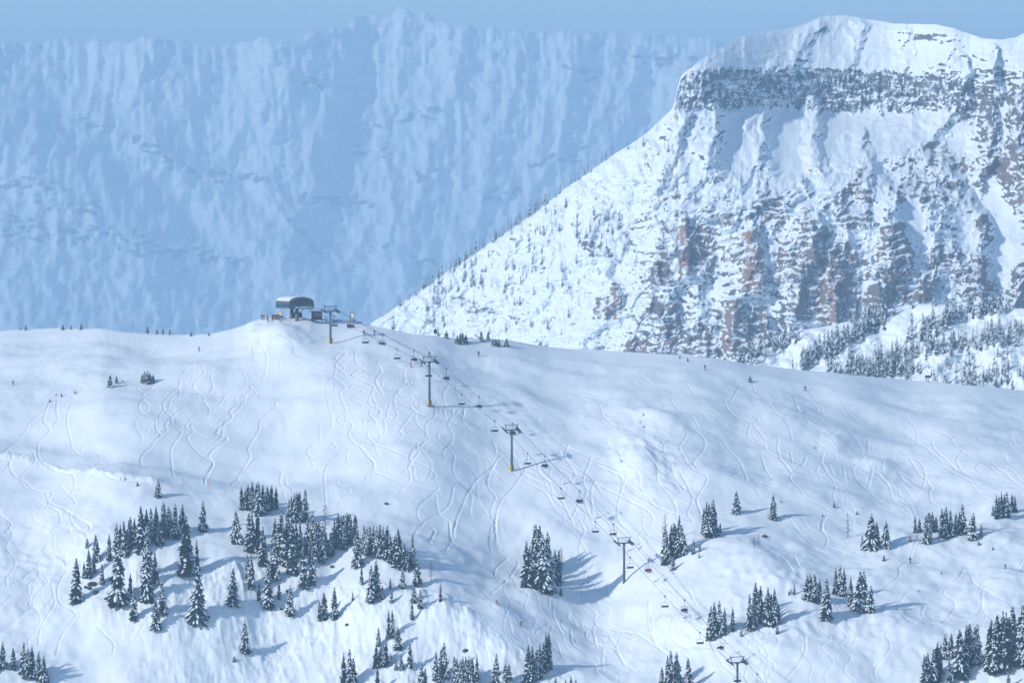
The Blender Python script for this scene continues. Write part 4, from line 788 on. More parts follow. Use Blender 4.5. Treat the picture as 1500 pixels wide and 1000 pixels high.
for i, (b_, tp, t_) in enumerate(zip(base, tops, TW)):
    H = tp.z-b_.z
    slope = math.atan2(tops[max(i-1, 0)].z-tops[min(i+1, 4)].z, (tops[max(i-1, 0)].xy-tops[min(i+1, 4)].xy).length)
    rt_ = empty('lift_tower', b_, LANG, t_[3], 'lift tower', 'towers of the chairlift')
    m = MB(); m.tube([(0, 0, -2), (0, 0, 0), (0, 0, H*.5), (0, 0, H)], [.40, .38, .32, .27], 14); m.build('shaft', M['steel'], rt_, True)
    m = MB(); m.box((0, 0, H+.05), (GA*2-.1, .34, .36)); m.box((0, 0, H-.28), (1.0, .40, .30)); m.build('crossarm', M['steel'], rt_)
    m = MB()
    for sx in (-1, 1):
        m.tube([(sx*1.95, 0, H+.2), (sx*2.1, 0, H+1.55), (sx*2.45, 0, H+1.95)], .13, 6)
    m.tube([(-2.2, 0, H+1.62), (2.2, 0, H+1.62)], .11, 6)
    m.tube([(-1.9, 0, H+.75), (1.9, 0, H+.75)], .03, 4); m.tube([(-1.9, 0, H+1.15), (1.9, 0, H+1.15)], .03, 4)
    for k in range(-2, 3): m.tube([(k*.8, 0, H+.2), (k*.8, 0, H+1.6)], .025, 4)
    for k in (-1.1, -.3, .5, 1.2): m.tube([(k, 0, H+1.6), (k, 0, H+1.95)], .05, 4)
    m.build('lifting_frame', M['steel'], rt_)
    for sx in (-1, 1):
        m = MB(); rx = Matrix.Rotation(slope, 3, 'X')
        m.box((sx*GA, 0, H+.10), (.16, 3.6, .26), 0, rx); m.box((sx*GA-sx*.45, 0, H-.08), (.55, 3.4, .07), 0, rx)
        sa = m.build('sheave_beam', M['dark_steel'], rt_)
        for k in range(8):
            w_ = MB(); c0 = rx @ Vector((0, -1.55+k*.443, .23)); w_.tube([(sx*GA-.06+c0.x, c0.y, H+.1+c0.z), (sx*GA+.06+c0.x, c0.y, H+.1+c0.z)], .19, 8); w_.build('sheave_wheel', M['dark_steel'], sa)
    m = MB()
    for k in range(int(H/.4)):
        m.tube([(-.2, -.47, .5+k*.4), (.2, -.47, .5+k*.4)], .02, 4)
    for sx in (-.2, .2): m.tube([(sx, -.45, .3), (sx, -.45, H-.2)], .025, 4)
    m.build('ladder', M['steel'], rt_)
    if t_[2]:
        for sx in (-1, 1):
            m = MB(); m.tube([(sx*.42, -.18, -.5), (sx*.42, -.18, 1.75)], [.34, .26], 8); m.build('base_pad', M['yellow'], rt_)
    if i == 1:
        m = MB(); m.box((-.25, -.75, -.75), (1.8, 1.7, 1.9)); m.build('concrete_footing', M['concrete'], rt_)
# rope: points along each side, tower to tower with a little sag
def side_pts(sx):
    out = []
    pts = [tp+lperp*sx*GA+Vector((0, 0, .46)) for tp in tops]
    stp = sta+Vector((0, 0, 4.3))+lperp*sx*2.2-ldir*4.0
    low = pts[-1]+(pts[-1]-pts[-2])*1.0
    allp = [stp]+pts+[low]
    for a, b in zip(allp[:-1], allp[1:]):
        L = (b-a).length
        for k in range(14):
            t_ = k/14; out.append(a+(b-a)*t_-Vector((0, 0, 4*.010*L*t_*(1-t_))))
    out.append(low); return out
RP = {-1: side_pts(-1), 1: side_pts(1)}
m = MB()
for sx in (-1, 1): m.tube(RP[sx], .05, 5)
bw = sta+Vector((0, 0, 4.3))-ldir*4.0
m.tube([bw-lperp*2.2]+[bw+ldir*(4+2.2*math.sin(k*math.pi/10))-lperp*2.2*math.cos(k*math.pi/10) for k in range(11)]+[bw+lperp*2.2], .05, 5)
tag(m.build('haul_rope', M['rope']), 'long dark haul rope strung over the lift towers to the top station', 'rope')
m = MB(); cl = []
cpts = [tp+Vector((0, 0, 1.75)) for tp in tops]; cpts = [sta+Vector((0, 0, 6.0))-ldir*4]+cpts+[cpts[-1]+(cpts[-1]-cpts[-2])]
for a, b in zip(cpts[:-1], cpts[1:]):
    for k in range(12): t_ = k/12; cl.append(a+(b-a)*t_-Vector((0, 0, 4*.016*(b-a).length*t_*(1-t_))))
m.tube(cl+[cpts[-1]], .022, 4); tag(m.build('signal_cable', M['rope']), 'thin signal cable sagging between the lifting frames of the towers', 'cable')
# chair: local origin at the rope grip
def make_chair():
    rt_ = empty('lift_chair', (0, 0, 0), 0, 'x', 'lift chair', 'x')
    m = MB(); m.box((0, 0, .02), (.22, .75, .20)); m.tube([(0, -.3, .18), (0, .3, .24)], .09, 6); m.tube([(.0, .0, .15), (.25, 0, .42)], .06, 5); m.build('grip', M['dark_steel'], rt_)
    m = MB(); m.tube([(0, 0, 0), (.10, 0, -.25), (.0, 0, -.7), (0, 0, -1.75)], .055, 6); m.build('hanger', M['steel'], rt_)
    m = MB(); m.tube([(-.95, 0, -1.76), (.95, 0, -1.76)], .055, 6)
    for sx in (-1, 1): m.tube([(sx*.95, 0, -1.76), (sx*1.10, .02, -1.95), (sx*1.14, .05, -2.5), (sx*1.14, .12, -3.05), (sx*1.12, -.35, -3.12)], .045, 6)
    m.build('bail', M['steel'], rt_)
    m = MB(); m.box((0, -.12, -3.08), (2.22, .56, .12)); m.build('seat', M['seat'], rt_)
    for k in range(4):
        m = MB(); m.box((-.81+.54*k, .20, -2.84), (.50, .10, .46), 0, Matrix.Rotation(R(-12), 3, 'X')); m.build('backrest', M['seat'], rt_)
    m = MB(); m.tube([(-1.1, -.05, -2.62), (-1.0, -.55, -2.60), (1.0, -.55, -2.60), (1.1, -.05, -2.62)], .025, 5); m.build('safety_bar', M['steel'], rt_)
    return rt_
chair0 = make_chair(); first = [True]
def rope_at(sx, u):
    pts = RP[sx]; pu = [float(proj(p.x, p.y, p.z)[0]) for p in pts]
    for k in range(len(pts)-1):
        if (pu[k]-u)*(pu[k+1]-u) <= 0 and pu[k] != pu[k+1]:
            t_ = (u-pu[k])/(pu[k+1]-pu[k]); return pts[k]+(pts[k+1]-pts[k])*t_
    return None
def place_chair(sx, u, label, group):
    p = rope_at(sx, u)
    if p is None: return None
    o = chair0 if first[0] else copy_tree(chair0); first[0] = False
    o.location = p; o.rotation_euler = (0, 0, LANG+(math.pi if sx < 0 else 0)); tag(o, label, 'lift chair', group); return o
LEFT = [489.5, 535, 581.6, 628, 676, 724.4, 772.8, 822, 872, 923, 974, 1025.4, 1080]
RIGHT = [(513, 4, 'navy'), (560.4, 1, 'black'), (607, 2, 'red'), (654, 3, 'black'), (702, 2, 'navy'), (751, 3, 'black'), (798.2, 3, 'black'), (848.8, 4, 'mix'), (898.5, 1, 'red'), (949.6, 3, 'red'), (1002.6, 3, 'navy'), (1056, 2, 'green'), (1109, 3, 'mix')]
for u in LEFT: place_chair(-1, u, 'empty four-seat lift chair riding down the descending rope', 'empty chairs on the descending rope')
occ = []
for (u, n, c_) in RIGHT:
    o = place_chair(1, u, 'four-seat lift chair carrying riders on the ascending rope', 'occupied chairs on the ascending rope')
    if o: occ.append((o, n, c_))

# ------------------------------------------------------------------ people
def person_mesh(name, J, edges, rad):
    me = bpy.data.meshes.new(name+'_sk'); keys = list(J); me.from_pydata([J[k] for k in keys], [(keys.index(a), keys.index(b)) for a, b in edges], []); me.update()
    o = bpy.data.objects.new(name+'_sk', me); C.objects.link(o)
    md = o.modifiers.new('s', 'SKIN'); sd = o.modifiers.new('d', 'SUBSURF'); sd.levels = 1
    for i, k in enumerate(keys):
        r_ = rad.get(k, .06); r_ = r_ if isinstance(r_, tuple) else (r_, r_); me.skin_vertices[0].data[i].radius = r_
        me.skin_vertices[0].data[i].use_root = (k == 'pel')
    dg = bpy.context.evaluated_depsgraph_get(); dg.update()
    out = bpy.data.meshes.new_from_object(o.evaluated_get(dg)); out.name = name
    bpy.data.objects.remove(o)
    bones = []
    for a, b in edges:
        reg = 0
        if b in ('knl', 'knr'): reg = 1
        if b in ('anl', 'anr'): reg = 1
        if b in ('tol', 'tor'): reg = 2
        if b in ('hal', 'har'): reg = 2
        if b == 'hd': reg = 3
        if b == 'tp': reg = 4
        if b == 'hil' or b == 'hir': reg = 1
        bones.append((np.array(J[a]), np.array(J[b]), reg))
    mi = []
    for p in out.polygons:
        c = np.array(p.center); best = (1e9, 0)
        for a, b, reg in bones:
            d = b-a; t_ = np.clip(np.dot(c-a, d)/np.dot(d, d), 0, 1); e = np.linalg.norm(c-a-t_*d)
            if e < best[0]: best = (e, reg)
        mi.append(best[1])
    out.materials.clear()
    for k in ('c_black', 'c_black', 'c_black', 'skin', 'c_black'): out.materials.append(M[k])
    out.polygons.foreach_set('material_index', mi); out.polygons.foreach_set('use_smooth', [True]*len(mi)); out.update()
    return out
E = [('pel', 'wai'), ('wai', 'che'), ('che', 'nk'), ('nk', 'hd'), ('hd', 'tp'), ('che', 'shl'), ('shl', 'ell'), ('ell', 'wrl'), ('wrl', 'hal'), ('che', 'shr'), ('shr', 'elr'), ('elr', 'wrr'), ('wrr', 'har'), ('pel', 'hil'), ('hil', 'knl'), ('knl', 'anl'), ('anl', 'tol'), ('pel', 'hir'), ('hir', 'knr'), ('knr', 'anr'), ('anr', 'tor')]
RAD = dict(pel=(.16, .13), wai=(.15, .12), che=(.19, .14), nk=.07, hd=.105, tp=.11, shl=.085, shr=.085, ell=.065, elr=.065, wrl=.05, wrr=.05, hal=.055, har=.055, hil=.115, hir=.115, knl=.085, knr=.085, anl=.07, anr=.07, tol=.055, tor=.055)
def mirror(d):
    o = dict(d)
    for k, v in d.items():
        if k.endswith('l') and k not in ('pel',): o[k[:-1]+'r'] = (-v[0], v[1], v[2])
    return o
# facing -Y; feet at z = 0
STAND = mirror(dict(pel=(0, 0, .95), wai=(0, 0, 1.12), che=(0, .0, 1.36), nk=(0, -.01, 1.53), hd=(0, -.03, 1.63), tp=(0, -.03, 1.73), shl=(.19, 0, 1.43), ell=(.27, .02, 1.17), wrl=(.27, -.12, .97), hal=(.26, -.17, .90), hil=(.10, 0, .90), knl=(.12, -.03, .50), anl=(.13, .03, .10), tol=(.14, -.17, .05)))
SKI = mirror(dict(pel=(0, .16, .78), wai=(0, .08, .94), che=(0, -.06, 1.15), nk=(0, -.14, 1.30), hd=(0, -.19, 1.39), tp=(0, -.21, 1.49), shl=(.20, -.07, 1.22), ell=(.36, -.16, 1.02), wrl=(.38, -.40, .98), hal=(.38, -.48, .97), hil=(.11, .14, .74), knl=(.15, -.14, .48), anl=(.15, .06, .11), tol=(.15, -.16, .06)))
SIT = mirror(dict(pel=(0, .06, .10), wai=(0, .08, .27), che=(0, .06, .50), nk=(0, .04, .66), hd=(0, .0, .76), tp=(0, .0, .86), shl=(.19, .05, .57), ell=(.25, -.06, .32), wrl=(.18, -.30, .27), hal=(.15, -.38, .28), hil=(.10, -.02, .10), knl=(.13, -.46, .08), anl=(.13, -.44, -.34), tol=(.14, -.62, -.40)))
PM = {k: person_mesh(k+'_body', j, E, RAD) for k, j in (('stand', STAND), ('ski', SKI), ('sit', SIT))}
def ski_mesh(z, y0=-.85, y1=.8):
    m = MB(); m.box((0, (y0+y1)/2, z), (.11, y1-y0, .03)); m.box((0, y0-.08, z+.06), (.10, .2, .025), 0, Matrix.Rotation(R(-35), 3, 'X')); return m.mesh('ski', [M['c_black']])
SKM = ski_mesh(.015); SKMS = ski_mesh(-.47, -1.3, .35)
pm_ = MB(); pm_.tube([(0, 0, 0), (0, 0, 1.15)], .012, 4); POLE = pm_.mesh('ski_pole', [M['dark_steel']])
def person(pos, rz, pose, jacket, pants, label, group=None, skis=True, board=False, lean=0, name='person'):
    o = link(name, PM[pose]); o.location = pos; o.rotation_euler = (0, lean, rz); tag(o, label, 'person', group)
    for k, c_ in enumerate(('c_'+jacket, 'c_'+pants, 'c_black', 'skin', 'c_black')):
        o.material_slots[k].link = 'OBJECT'; o.material_slots[k].material = M[c_]
    if skis:
        for sx in (-1, 1):
            s_ = link('ski', SKM if pose != 'sit' else SKMS, None, o); s_.location = (sx*.145, 0, 0); s_.rotation_euler = (0, 0, sx*.03)
        if pose != 'sit':
            for sx in (-1, 1):
                s_ = link('ski_pole', POLE, None, o); s_.location = (sx*(.30 if pose == 'stand' else .42), -.15 if pose == 'stand' else -.1, 0); s_.rotation_euler = (R(8) if pose == 'stand' else R(22), 0, 0)
    return o
PEOPLE = [((19.3, 563.5), .6, 'ski', 'pink', 'black', 'skier in pink jacket gliding across the flat upper run'), ((292, 514), -.9, 'ski', 'blue', 'blue', 'skier in blue crossing below the crest toward the small firs'), ((533, 491), .4, 'stand', 'black', 'grey', 'standing skier in black jacket and grey trousers, beside a second one, under the rope'), ((548.5, 491), 2.8, 'stand', 'black', 'grey', 'skier seen from behind in black with pale trousers near the crest chairs'), ((487.6, 471), 1.2, 'stand', 'red', 'black', 'person in dark red standing at the end of the blue banner'),
          ((601.6, 537.5), .8, 'ski', 'red', 'red', 'skier all in red below the two-rider chair'), ((617.6, 536.5), -.3, 'stand', 'olive', 'black', 'skier in olive jacket paused by the concrete-footed tower'), ((628.6, 522), .2, 'stand', 'red', 'black', 'skier in red top seen just above the tower frame'), ((701, 521.5), 2.9, 'stand', 'navy', 'navy', 'lone dark skier below the bushy crest cluster'),
          ((1032.8, 541.5), .3, 'stand', 'black', 'black', 'dark skier standing close under the long right crest'), ((1179.7, 571.5), -.6, 'ski', 'black', 'black', 'dark crouching skier above fresh double S-tracks'), ((1333.5, 824), -.5, 'stand', 'black', 'black', 'skier in black climbing a single track through the bowl'), ((1473, 832.5), -.9, 'ski', 'black', 'black', 'skier in black bent forward on the hump of crossing tracks'), ((728.6, 884.5), .9, 'ski', 'red', 'red', 'snow rider in red leaning hard into a turn on the run'), ((763.2, 916), .5, 'ski', 'black', 'red', 'skier in black jacket and red trousers on the run'),
          ((383.5, 468), .5, 'stand', 'navy', 'black', 'person in navy at the outer end of the crowd by the station'), ((386.4, 468), -.4, 'stand', 'red', 'grey', 'person in red with grey trousers in the station crowd'), ((391.6, 468), 1.5, 'stand', 'black', 'black', 'person all in black in the station crowd'), ((392.2, 472), .2, 'ski', 'red', 'red', 'skier in red setting off just below the station crowd'), ((399.5, 469), -1, 'stand', 'red', 'black', 'person in red beside the timber hoarding at the station'), ((408.6, 469), .1, 'stand', 'blue', 'grey', 'person in bright blue under the yellow discs at the station'), ((412.5, 471), 2, 'stand', 'olive', 'black', 'person in olive beside the one in bright blue'), ((433, 466.5), 1, 'stand', 'black', 'black', 'attendant in black standing between the station legs')]
for (px, rz, pose, jk, pn, lb) in PEOPLE:
    person(ground(*px), rz, pose, jk, pn, lb, lean=(R(-28) if 'leaning hard' in lb else 0))
CC = dict(navy=['navy', 'black', 'navy', 'red'], black=['black', 'navy', 'black', 'grey'], red=['red', 'red', 'red', 'red'], mix=['navy', 'blue', 'orange', 'red'], green=['black', 'green'])
def cname(c): return {'navy': 'navy blue', 'olive': 'olive'}.get(c, c)
for ci, (o, n, cs) in enumerate(occ):
    offs = {1: [.27], 2: [-.27, .27], 3: [-.54, 0, .54], 4: [-.81, -.27, .27, .81]}[n]
    mw = Matrix.Translation(o.location) @ Matrix.Rotation(o.rotation_euler.z, 4, 'Z')
    for k, ox in enumerate(offs):
        c_ = CC[cs][k % len(CC[cs])]; p = mw @ Vector((ox, -.10, -3.02+.02))
        person(p, o.rotation_euler.z, 'sit', c_, 'red' if cs == 'red' and n == 3 else 'black', 'rider in %s jacket with skis seated on an ascending lift chair' % cname(c_), 'riders in %s seated on the lift' % cname(c_))

# ------------------------------------------------------------------ top station
rt_ = empty('lift_station', sta, LANG, 'rounded lift top station with snowy roof, teal side panel and dark windows', 'lift station')
W2, L2, z0, z1, zt = 4.4, 5.0, 3.9, 5.35, 7.3
prof = [(-W2, z0), (-W2, z1)]+[(-W2*math.cos(k*math.pi/12), z1+(zt-z1)*math.sin(k*math.pi/12)**.8) for k in range(1, 12)]+[(W2, z1), (W2, z0)]
def shell(pr, y0, y1, th):
    m = MB(); n = len(pr)
    vs = [(x, y, z) for y in (y0, y1) for (x, z) in pr]; ins = [(x*(1-th/W2), y, z-th if z > z1 else z) for y in (y0, y1) for (x, z) in pr]
    m.add(vs, [(k, k+1, n+k+1, n+k) for k in range(n-1)]); m.add(ins, [(k, n+k, n+k+1, k+1) for k in range(n-1)])
    b = vs+ins; m.add(b, [(k, 2*n+k, 2*n+k+1, k+1) for k in range(n-1)]+[(n+k, n+k+1, 3*n+k+1, 3*n+k) for k in range(n-1)]); return m
shell(prof, -L2, L2, .18).build('roof_shell', M['grey_paint'], rt_)
m = shell([(x*1.012, z+.16) for (x, z) in prof[2:-2]], -L2+.35, L2-.1, .10); m.build('roof_snow', M['tree_snow'], rt_)
for sx in (-1, 1):
    m = MB(); m.box((sx*(W2+.06), 0, (z0+z1)/2+.05), (.08, 2*L2-.2, z1-z0-.15)); m.build('side_panel', M['teal'], rt_)
    m = MB(); m.box((sx*(W2-.5), 0, z0-.12), (1.0, 2*L2+.8, .22)); m.build('guide_rail', M['grey_paint'], rt_)
for yy in (-L2+.25, L2-.25):
    m = MB(); n = len(prof); m.add([(x*.97, yy-.06, z-.1) for x, z in prof]+[(x*.97, yy+.06, z-.1) for x, z in prof], [tuple(range(n)), tuple(range(2*n-1, n-1, -1))]+[(k, n+k, n+k+1, k+1) for k in range(n-1)]+[(0, n-1, 2*n-1, n)]); ew = m.build('end_wall', M['grey_paint'], rt_)
    if yy < 0:
        for r_, (zc, hh, xs) in enumerate([(5.15, .75, [-2.3, -1.35, -.45, .45, 1.35, 2.3]), (6.15, .85, [-2.2, -1.35, -.45, .45, 1.35, 2.2]), (5.5, 1.1, [-3.45, 3.45])]):
            for x in xs:
                m = MB(); m.box((x, yy-.09, zc-(.25 if abs(x) > 2 and r_ == 1 else 0)), (.74, .06, hh)); m.build('window_pane', M['glass'], ew)
        m = MB(); m.box((.6, yy-.7, z0+.15), (5.6, 1.4, .28)); m.build('front_canopy', M['white'], rt_)
for yy in (-1.6, 2.2):
    m = MB(); m.tube([(-.2, yy, -2.5), (-.1, yy, 0), (0, yy, z0)], [.75, .62, .55], 10); m.build('support_column', M['grey_paint'], rt_, True)
m = MB(); m.tube([(0, 1.6, z0-.28), (0, 1.6, z0-.05)], 2.2, 28); m.build('bullwheel', M['dark_steel'], rt_)
m = MB(); m.box((0, 0, z0+.1), (6.5, 9, .3)); m.build('machine_deck', M['dark_steel'], rt_)
for x in (-.5, .6):
    m = MB(); m.tube([(x, 1, zt), (x, 1, zt+1.3)], .03, 4); m.build('antenna', M['dark_steel'], rt_)
o = copy_tree(chair0); o.location = sta+Vector((-4.2, 1.0, 3.75)); o.rotation_euler = (0, 0, LANG+.5); tag(o, 'lift chair hanging under the station shell next to the crowd', 'lift chair'); del o['group']
m = MB()
for k in range(9): m.tube([(-3.4+.85*k, -L2+.2, z0-.05), (-3.4+.85*k, -L2-.5, z0-.25)], .07, 4)
m.tube([(-3.6, -L2-.45, z0-.25), (3.6, -L2-.45, z0-.25)], .10, 5); m.build('tyre_rack', M['dark_steel'], rt_)
for sx in (-1, 1):
    m = MB(); m.tube([(sx*2.2, -2.5, z0-.25), (0, -1.6, 1.6)], .14, 6); m.build('brace', M['grey_paint'], rt_)
m = MB(); m.box((1.6, 1.5, 1.0), (2.2, 2.6, 2.4)); m.build('drive_cabinet', M['dark_steel'], rt_)
# operator hut
hp = ground(464, 470); hut = empty('operator_hut', hp, LANG-.15, 'brown timber operator hut with flat snowy roof on a deck beside the station', 'hut')
m = MB()
for k in range(9): m.box((0, -1.3, .75+.26*k), (2.7, .10, .245))
for k in range(9): m.box((-1.35, 0, .75+.26*k), (.10, 2.5, .245)); m.box((1.35, 0, .75+.26*k), (.10, 2.5, .245)); m.box((0, 1.3, .75+.26*k), (2.7, .1, .245))
m.build('wall', M['wood'], hut)
m = MB(); m.box((0, 0, 3.1), (3.7, 3.3, .18)); rf = m.build('roof', M['wood'], hut); m = MB(); m.box((0, 0, 3.32), (3.6, 3.2, .26)); m.build('snow_cover', M['tree_snow'], rf)
for x in (-.55, .55):
    m = MB(); m.box((x, -1.37, 2.1), (.75, .06, .8)); wn = m.build('window', M['white'], hut); m = MB(); m.box((x, -1.41, 2.1), (.6, .04, .65)); m.build('pane', M['glass'], wn)
m = MB(); m.box((.2, -.5, .5), (4.4, 4.2, .22)); m.build('deck', M['dark_steel'], hut)
for x, y in ((-1.8, -2.3), (2.2, -2.3), (-1.8, 1.2), (2.2, 1.2)):
    m = MB(); m.tube([(x, y, -2.5), (x, y, .45)], .10, 5); m.build('deck_post', M['wood'], hut)
m = MB()
for x in (-1.9, -.5, .9, 2.3): m.tube([(x, -2.55, .5), (x, -2.55, 1.6)], .04, 4)
m.tube([(-1.9, -2.55, 1.6), (2.3, -2.55, 1.6)], .045, 4); m.tube([(-1.9, -2.55, 1.1), (2.3, -2.55, 1.1)], .03, 4); m.build('railing', M['dark_steel'], hut)
m = MB()
for k in range(7): m.box((2.6+.28*k, -1.6, .40-.30*k), (.34, 1.0, .07))
for yy in (-2.1, -1.1): m.tube([(2.4, yy, .45), (4.6, yy, -1.9)], .06, 4); m.tube([(2.4, yy, 1.4), (4.6, yy, -.9)], .04, 4)
m.build('stair', M['redwood'], hut)
# timber hoarding, yellow discs, rack near the crowd
def sign(name, px, rz, label, cat, fn):
    o = empty(name, ground(*px), rz, label, cat); fn(o); return o
def f_hoard(o):
    for k in range(5):
        m = MB(); m.box((0, 0, .5+.3*k), (2.4, .08, .28)); m.build('board', M['wood'], o)
    for x in (-1.1, 1.1): m = MB(); m.tube([(x, .08, -.6), (x, .08, 2.1)], .06, 5); m.build('post', M['redwood'], o)
sign('timber_hoarding', (403.5, 469), .1, 'small brown timber hoarding in the crowd by the station', 'hoarding', f_hoard)
def f_disc(o):
    m = MB(); m.tube([(0, 0, -.5), (0, 0, 2.6)], .04, 5); m.build('post', M['dark_steel'], o)
    m = MB(); m.tube([(0, -.05, 2.55), (0, .0, 2.55)], .42, 14); m.build('disc', M['byellow'], o)
sign('disc_sign', (407, 469), .2, 'yellow disc sign on a thin post, the taller of the two by the station', 'sign', f_disc)
sign('disc_sign', (410.5, 470.5), -.3, 'yellow disc sign nearer the hanging chair, the lower of the two', 'sign', f_disc)
def f_map(o):
    for x in (-.62, .62): m = MB(); m.box((x, 0, 2.2), (.2, .2, 5.6)); m.build('post', M['redwood'], o)
    m = MB(); m.box((0, 0, 4.85), (1.44, .22, .2)); m.build('top_rail', M['redwood'], o); m = MB(); m.box((0, 0, 2.5), (1.04, .18, .16)); m.build('lower_rail', M['redwood'], o)
    m = MB(); m.box((0, -.02, 3.65), (1.02, .06, 2.1)); m.build('panel', M['white'], o)
    m = MB(); m.box((0, -.06, 3.0), (.55, .04, .5)); m.build('emblem', M['teal'], o)
    m = MB(); m.box((-1.5, 0, .4), (.18, .18, 2.2)); m.build('side_post', M['redwood'], o)
sign('trail_map_sign', (516, 480), .1, 'tall red-brown timber frame sign with pale panel near the crest', 'sign', f_map)
def f_dark(w_, h_, zc, post):
    def f(o):
        m = MB(); m.box((0, 0, zc*.5), (.16, .16, zc+1.6)); m.build('post', M[post], o); m = MB(); m.box((-.08*w_, -.11, zc), (w_, .07, h_)); m.build('panel', M['sign_dark'], o)
    return f
sign('trail_sign', (638, 492), 0, 'dark square board on a red-brown post on the crest', 'sign', f_dark(1.05, 1.3, 1.55, 'redwood'))
sign('trail_sign', (1360.5, 560), 0, 'long dark board on a short post along the far right crest', 'sign', f_dark(2.0, .75, 1.9, 'redwood'))
# banner with yellow lettering and an arched tent
bp = ground(489, 471.5); bq = ground(521, 472); bl_ = (bq-bp).length; bo = empty('banner_fence', bp, math.atan2((bq-bp).y, (bq-bp).x), 'long blue banner with yellow lettering stretched along the crest', 'banner')
m = MB(); m.box((bl_/2, 0, .62), (bl_, .05, .95)); m.build('cloth', M['blue'], bo)
for k in range(6): m = MB(); m.tube([(bl_*k/5, .06, -.4), (bl_*k/5, .06, 1.2)], .04, 5); m.build('post', M['dark_steel'], bo)
GL = {'U': [(0, 0, 0, 1), (1, 0, 1, 1), (0, 0, 1, 0)], 'I': [(.5, 0, .5, 1)], 'R': [(0, 0, 0, 1), (0, 1, 1, 1), (1, 1, 1, .5), (0, .5, 1, .5), (.3, .5, 1, 0)], 'S': [(0, 0, 1, 0), (1, 0, 1, .5), (0, .5, 1, .5), (0, .5, 0, 1), (0, 1, 1, 1)], 'F': [(0, 0, 0, 1), (0, 1, 1, 1), (0, .5, .8, .5)], 'W': [(0, 1, .25, 0), (.25, 0, .5, .7), (.5, .7, .75, 0), (.75, 0, 1, 1)]}
x = .5
for ch in 'UIIRSFRI':
    m = MB()
    for (a, b, c_, d) in GL[ch]:
        p0 = Vector((x+a*.48, -.04, .30+b*.62)); p1 = Vector((x+c_*.48, -.04, .30+d*.62)); m.tube([p0, p1], .075, 4)
    m.build('letter', M['byellow'], bo); x += .78
def f_tent(o):
    m = MB(); n = 10
    for y0, y1 in ((-.7, .7),):
        a = [(1.1*math.cos(math.pi*k/n), y0, .75*math.sin(math.pi*k/n)) for k in range(n+1)]; b = [(p[0], y1, p[2]) for p in a]
        m.add(a+b, [(k, k+1, n+2+k, n+1+k) for k in range(n)]+[tuple(range(n+1)), tuple(range(2*n+1, n, -1))])
    m.build('canopy', M['blue'], o)
    for k in (-.25, .15, .5): m = MB(); m.box((k, -.72, .16), (.26, .04, .2)); m.build('letter', M['byellow'], o)
sign('arched_banner', (526, 472.5), 0, 'low arched blue banner with yellow marks next to the long banner', 'banner', f_tent)
# bamboo markers along the cat track and slope
def f_pole(o): m = MB(); m.tube([(0, 0, -.4), (0, 0, 1.7)], .035, 4); m.build('cane', M['redwood'], o)
for (x, y) in [(332, 505), (435, 530), (655, 595), (740, 615), (838, 655), (930, 682), (1122, 715), (1375, 760), (548, 558)]:
    o = empty('marker_cane', ground(x/q, 540+y/q), 0, 'thin bamboo marker cane beside the groomed cat track', 'marker', 'marker canes along the cat track'); f_pole(o)
def f_mk(o): f_pole(o); m = MB(); m.box((0, -.05, 1.45), (.45, .05, .4)); m.build('flag', M['orange'], o)
sign('marker_flag', (144, 674), 0, 'orange marker flag at the bend of the cat track', 'marker', f_mk)
for (x, y, lb) in [(1272, 728, 'orange'), (1285, 728, 'o2')]: pass
sign('marker_flag', (305.5, 715), 0, 'first orange marker of the pair where the cat track meets the grove clump', 'marker', f_mk)
sign('marker_flag', (309, 716), 0, 'second orange marker of the pair, nearer the clump above the grove', 'marker', f_mk)
sign('marker_flag', (576, 493), 0, 'single orange marker on the crest past the two standing skiers', 'marker', f_mk)
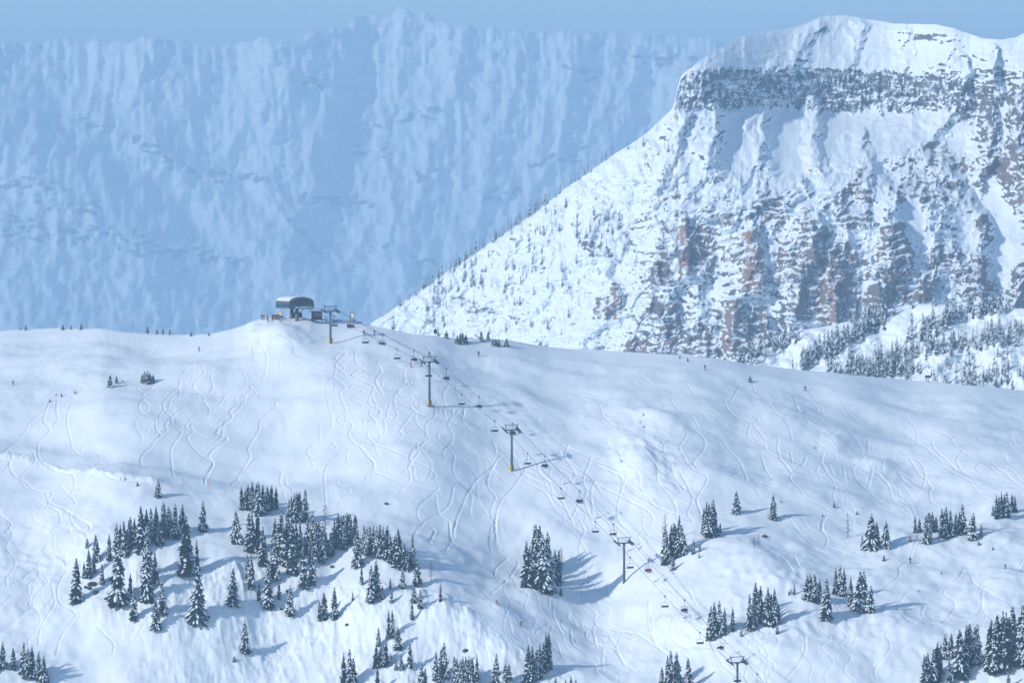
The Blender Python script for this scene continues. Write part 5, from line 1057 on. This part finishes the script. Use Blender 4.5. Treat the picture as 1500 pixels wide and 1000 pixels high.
# boulders showing through the snow
def boulder(seed, r):
    bm = bmesh.new(); bmesh.ops.create_icosphere(bm, subdivisions=2, radius=r); rn = random.Random(seed)
    for v in bm.verts: v.co *= rn.uniform(.72, 1.12); v.co.z *= .75
    me = bpy.data.meshes.new('boulder'); bm.to_mesh(me); bm.free(); return me
BO = [boulder(k, 1.0) for k in range(4)]
for k, (u, v, s_, lb, gp) in enumerate([(135, 856, 1.5, 'o', 1), (140, 868, 1.3, 'o', 1), (131, 862, 1.0, 'o', 1), (156, 877, .9, 'o', 1), (126, 860, .8, 'o', 1), (486, 830, .8, 'dark rock bared in the bluff face below the rim grove', 0), (422, 866, .9, 'dark rock lump beside the scattered bluff firs', 0), (412, 892, .7, 'small dark rock low on the bluff', 0), (1120, 786, 1.1, 'low dark rocks beside the dead snags', 0), (566, 738, .8, 'small rock pair on the smooth slope above the grove', 0), (682, 953, 1.0, 'snow-ringed rock on the spur face', 0), (508, 915, .8, 'rock under the twin bluff firs', 0)]):
    o = link('boulder', BO[k % 4], M['rockb']); g = ground(u, v); o.location = g+Vector((0, 0, .1)); o.scale = (s_, s_*.8, s_*.8); o.rotation_euler = (0, 0, k)
    if gp: tag(o, 'dark boulder of the rock outcrop among the ragged grove', 'rock', 'boulders of the rock outcrop')
    else: tag(o, lb, 'rock')
# ------------------------------------------------------------------ haze
hb = bpy.data.meshes.new('haze'); bm = bmesh.new(); bmesh.ops.create_cube(bm, size=1.0); bm.to_mesh(hb); bm.free()
ho = bpy.data.objects.new('haze', hb); C.objects.link(ho); ho['kind'] = 'stuff'
ho.location = (0, 13100, (ZV-14+640)/2); ho.scale = (38400, 32400, 640-(ZV-14))
hm = bpy.data.materials.new('haze_air'); hm.use_nodes = True; t_ = hm.node_tree; t_.nodes.clear()
ou = t_.nodes.new('ShaderNodeOutputMaterial'); pv = t_.nodes.new('ShaderNodeVolumePrincipled')
pv.inputs['Color'].default_value = (*HAZE_COL, 1); pv.inputs['Density'].default_value = HAZE; pv.inputs['Anisotropy'].default_value = 0.0
t_.links.new(pv.outputs[0], ou.inputs['Volume']); hb.materials.append(hm)
